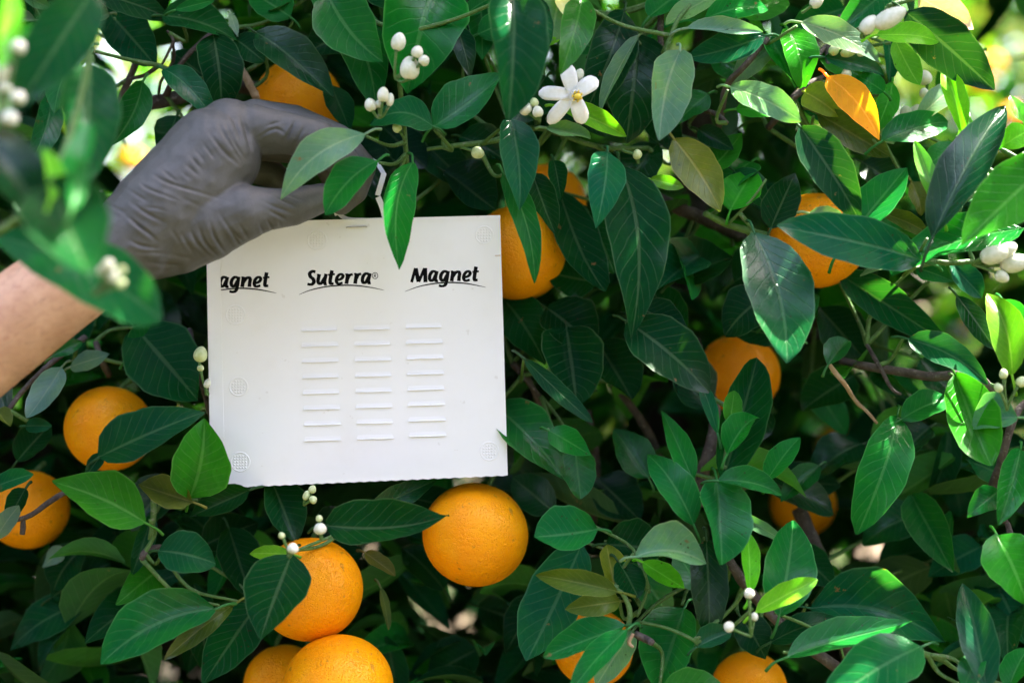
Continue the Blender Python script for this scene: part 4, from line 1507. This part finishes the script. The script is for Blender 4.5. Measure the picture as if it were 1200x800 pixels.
PERSON_V, PERSON_N, PERSON_F = capsule_union(shrink(HAND, 4) + ARM, 0.0028, 10)
person = mesh_obj('person', PERSON_V, PERSON_F, SKIN, None, P(-300, 640, -0.15))
tag(person, 'bare forearm and hand in a grey glove reaching in to hold the card', 'person')

hair = node_mat('arm_hair', (0.05, 0.03, 0.02), 0.5, 0.3)[0]
ok = [i for i in range(len(PERSON_V)) if -0.62 < PERSON_V[i][0] < -0.26 and PERSON_N[i][1] < 0.3]
V, F = [], []
dirn = (P(140, 290, -0.08) - P(-39, 420, -0.10)).normalized()
for i in random.sample(ok, min(420, len(ok))):
    p, n_ = Vector(PERSON_V[i]), Vector(PERSON_N[i])
    t_ = (dirn * random.uniform(0.6, 1.2) + Vector((0, 0, -0.5)) * random.uniform(0, 1) + n_ * 0.35).normalized()
    l_ = random.uniform(0.005, 0.011)
    tv, tf = tube_geo([(*p, 0.00007), (*(p + t_ * l_ * 0.5 + n_ * 0.0006), 0.00006), (*(p + t_ * l_), 0.00002)], 3, 1, 0, len(V))
    V += tv; F += tf
mesh_obj('arm_hair', V, F, hair, person)['kind'] = 'stuff'

GV, GN, GF = capsule_union(HAND, 0.00065, 26)
# drop the closed end so the cuff is an open sleeve end
FOLDS = [  # polylines in photo pixels, depth mm, width px
    ([(163, 213), (175, 222), (215, 237)], .9, 3), ([(178, 204), (200, 215), (262, 234)], 1.0, 3), ([(190, 199), (207, 213)], .7, 3),
    ([(150, 235), (172, 250), (195, 262)], 1.0, 3.4), ([(150, 256), (170, 270), (186, 284)], 1.0, 3.6), ([(150, 281), (166, 288), (190, 292)], .9, 3.4),
    ([(168, 243), (182, 244), (197, 248)], .6, 2.6), ([(160, 295), (196, 297)], .9, 3.4), ([(172, 308), (210, 311)], .7, 3.4),
    ([(140, 247), (160, 262), (176, 278)], .8, 3), ([(128, 240), (148, 250)], .8, 3),
    ([(222, 268), (231, 284), (250, 304)], .9, 3.2), ([(232, 264), (241, 285), (259, 304)], 1.0, 3.2), ([(245, 257), (253, 280), (267, 300)], 1.0, 3.2),
    ([(256, 248), (270, 270), (281, 287), (293, 290)], 1.5, 3.2), ([(268, 262), (280, 279), (295, 288)], 1.0, 2.8), ([(280, 262), (291, 280)], .9, 2.8),
    ([(304, 260), (308, 272), (309, 284)], 1.0, 2.8), ([(312, 256), (319, 270), (321, 282)], 1.0, 2.8), ([(326, 258), (330, 268)], .6, 2.6),
    ([(312, 238), (342, 250)], .8, 2.8), ([(316, 247), (336, 258)], .8, 2.8), ([(320, 230), (348, 243)], .7, 2.8), ([(330, 226), (356, 236)], .5, 2.6),
    ([(244, 154), (262, 177), (281, 194)], 1.3, 3.6), ([(255, 143), (268, 166), (283, 190)], 1.1, 3.4), ([(263, 140), (275, 168), (287, 186)], .9, 3.2),
    ([(272, 138), (283, 165)], .8, 3), ([(238, 168), (251, 186)], .8, 3), ([(230, 177), (241, 191)], .7, 3), ([(224, 184), (236, 198)], .7, 3),
    ([(218, 193), (233, 206)], .7, 3), ([(212, 201), (224, 211)], .5, 3), ([(281, 130), (290, 158), (297, 190)], 1.3, 4),
    ([(346, 142), (334, 166)], 1.2, 3), ([(358, 146), (344, 172)], 1.0, 3), ([(300, 163), (322, 151), (336, 158)], 1.0, 3), ([(312, 148), (330, 142)], .6, 3),
    ([(205, 228), (240, 244)], .4, 4), ([(200, 268), (214, 288)], .5, 3.4), ([(211, 272), (226, 296)], .6, 3.2), ([(195, 298), (230, 304)], .5, 4),
    ([(375, 150), (362, 176)], .7, 3), ([(150, 222), (172, 236)], .7, 3),
]
kx = 0.72 * GV[:, 1] / 1200
gx = 600 + GV[:, 0] / kx
gy = 400 - (GV[:, 2] - CAMZ) / kx
disp = np.zeros(len(GV))
front = np.clip(-GN[:, 1] * 1.6 + 0.35, 0, 1)
for poly, amp, wd in FOLDS:
    pts = catmull(poly, 8)
    wd *= 0.55
    if len(pts) > 2:     # let every crease run on a little and die away slowly
        pts = [pts[0] + (pts[0] - pts[3]) * 1.1] + pts + [pts[-1] + (pts[-1] - pts[-4]) * 1.1]
    amp *= random.uniform(0.8, 1.5)
    best = np.full(len(GV), 1e9); side = np.zeros(len(GV)); tt = np.zeros(len(GV))
    for i in range(len(pts) - 1):
        a, b = pts[i], pts[i + 1]
        ab = b - a
        t = np.clip(((gx - a[0]) * ab[0] + (gy - a[1]) * ab[1]) / (ab @ ab), 0, 1)
        ex, ey = gx - a[0] - ab[0] * t, gy - a[1] - ab[1] * t
        dd = np.hypot(ex, ey)
        m = dd < best
        best = np.where(m, dd, best)
        side = np.where(m, np.sign(ab[0] * ey - ab[1] * ex), side)
        tt = np.where(m, (i + t) / (len(pts) - 1), tt)
    fade = np.clip(np.minimum(tt, 1 - tt) * 2.6, 0.0, 1) ** 1.4
    sd = best * side
    disp += amp * 0.8e-3 * fade * (-1.0 * np.exp(-(sd / wd) ** 2) + 0.55 * np.exp(-((sd - wd * 2.2) / (wd * 1.7)) ** 2) + 0.2 * np.exp(-((sd + wd * 2.0) / (wd * 1.5)) ** 2))
disp += 0.0003 * np.sin(gx * 0.11 - gy * 0.16 + 1.0) * np.sin(gy * 0.09 + gx * 0.05)
disp += 0.0001 * np.sin(gx * 0.35 + gy * 0.22) * np.sin(gy * 0.27 - gx * 0.1)
GV = GV + GN * (disp * front)[:, None]
# open the cuff: faces beyond the wrist line are removed, the rim is rolled a little
cut = (gx - 118) * 0.736 + (gy - 300) * -0.677 < -14
GF2 = [f for f in GF if not any(cut[i] for i in f)]
used = sorted({i for f in GF2 for i in f})
remap = {i: k for k, i in enumerate(used)}
glove = mesh_obj('glove', GV[used], [tuple(remap[i] for i in f) for f in GF2], GLOVE, person, P(200, 240, -0.07))
# rolled cuff rim
rim = []
cc = P(124, 297, -0.08)
ax = (P(160, 268, -0.08) - P(110, 314, -0.08)).normalized()
sx = ax.cross(Vector((0, 1, 0))).normalized(); sy = ax.cross(sx)
for k in range(25):
    an = 2 * math.pi * k / 24
    rr = px2m(53, -0.08) * (1 + 0.03 * math.sin(3 * an) + 0.02 * math.sin(7 * an))
    q = cc - ax * px2m(6) + (sx * math.cos(an) + sy * math.sin(an)) * rr + ax * 0.002 * math.sin(5 * an)
    rim.append((*q, 0.0011))
V, F = tube_geo(rim, 8, 3)
mesh_obj('cuff_rim', V, F, GLOVE, glove, P(124, 297, -0.08), chain=P(200, 240, -0.07))
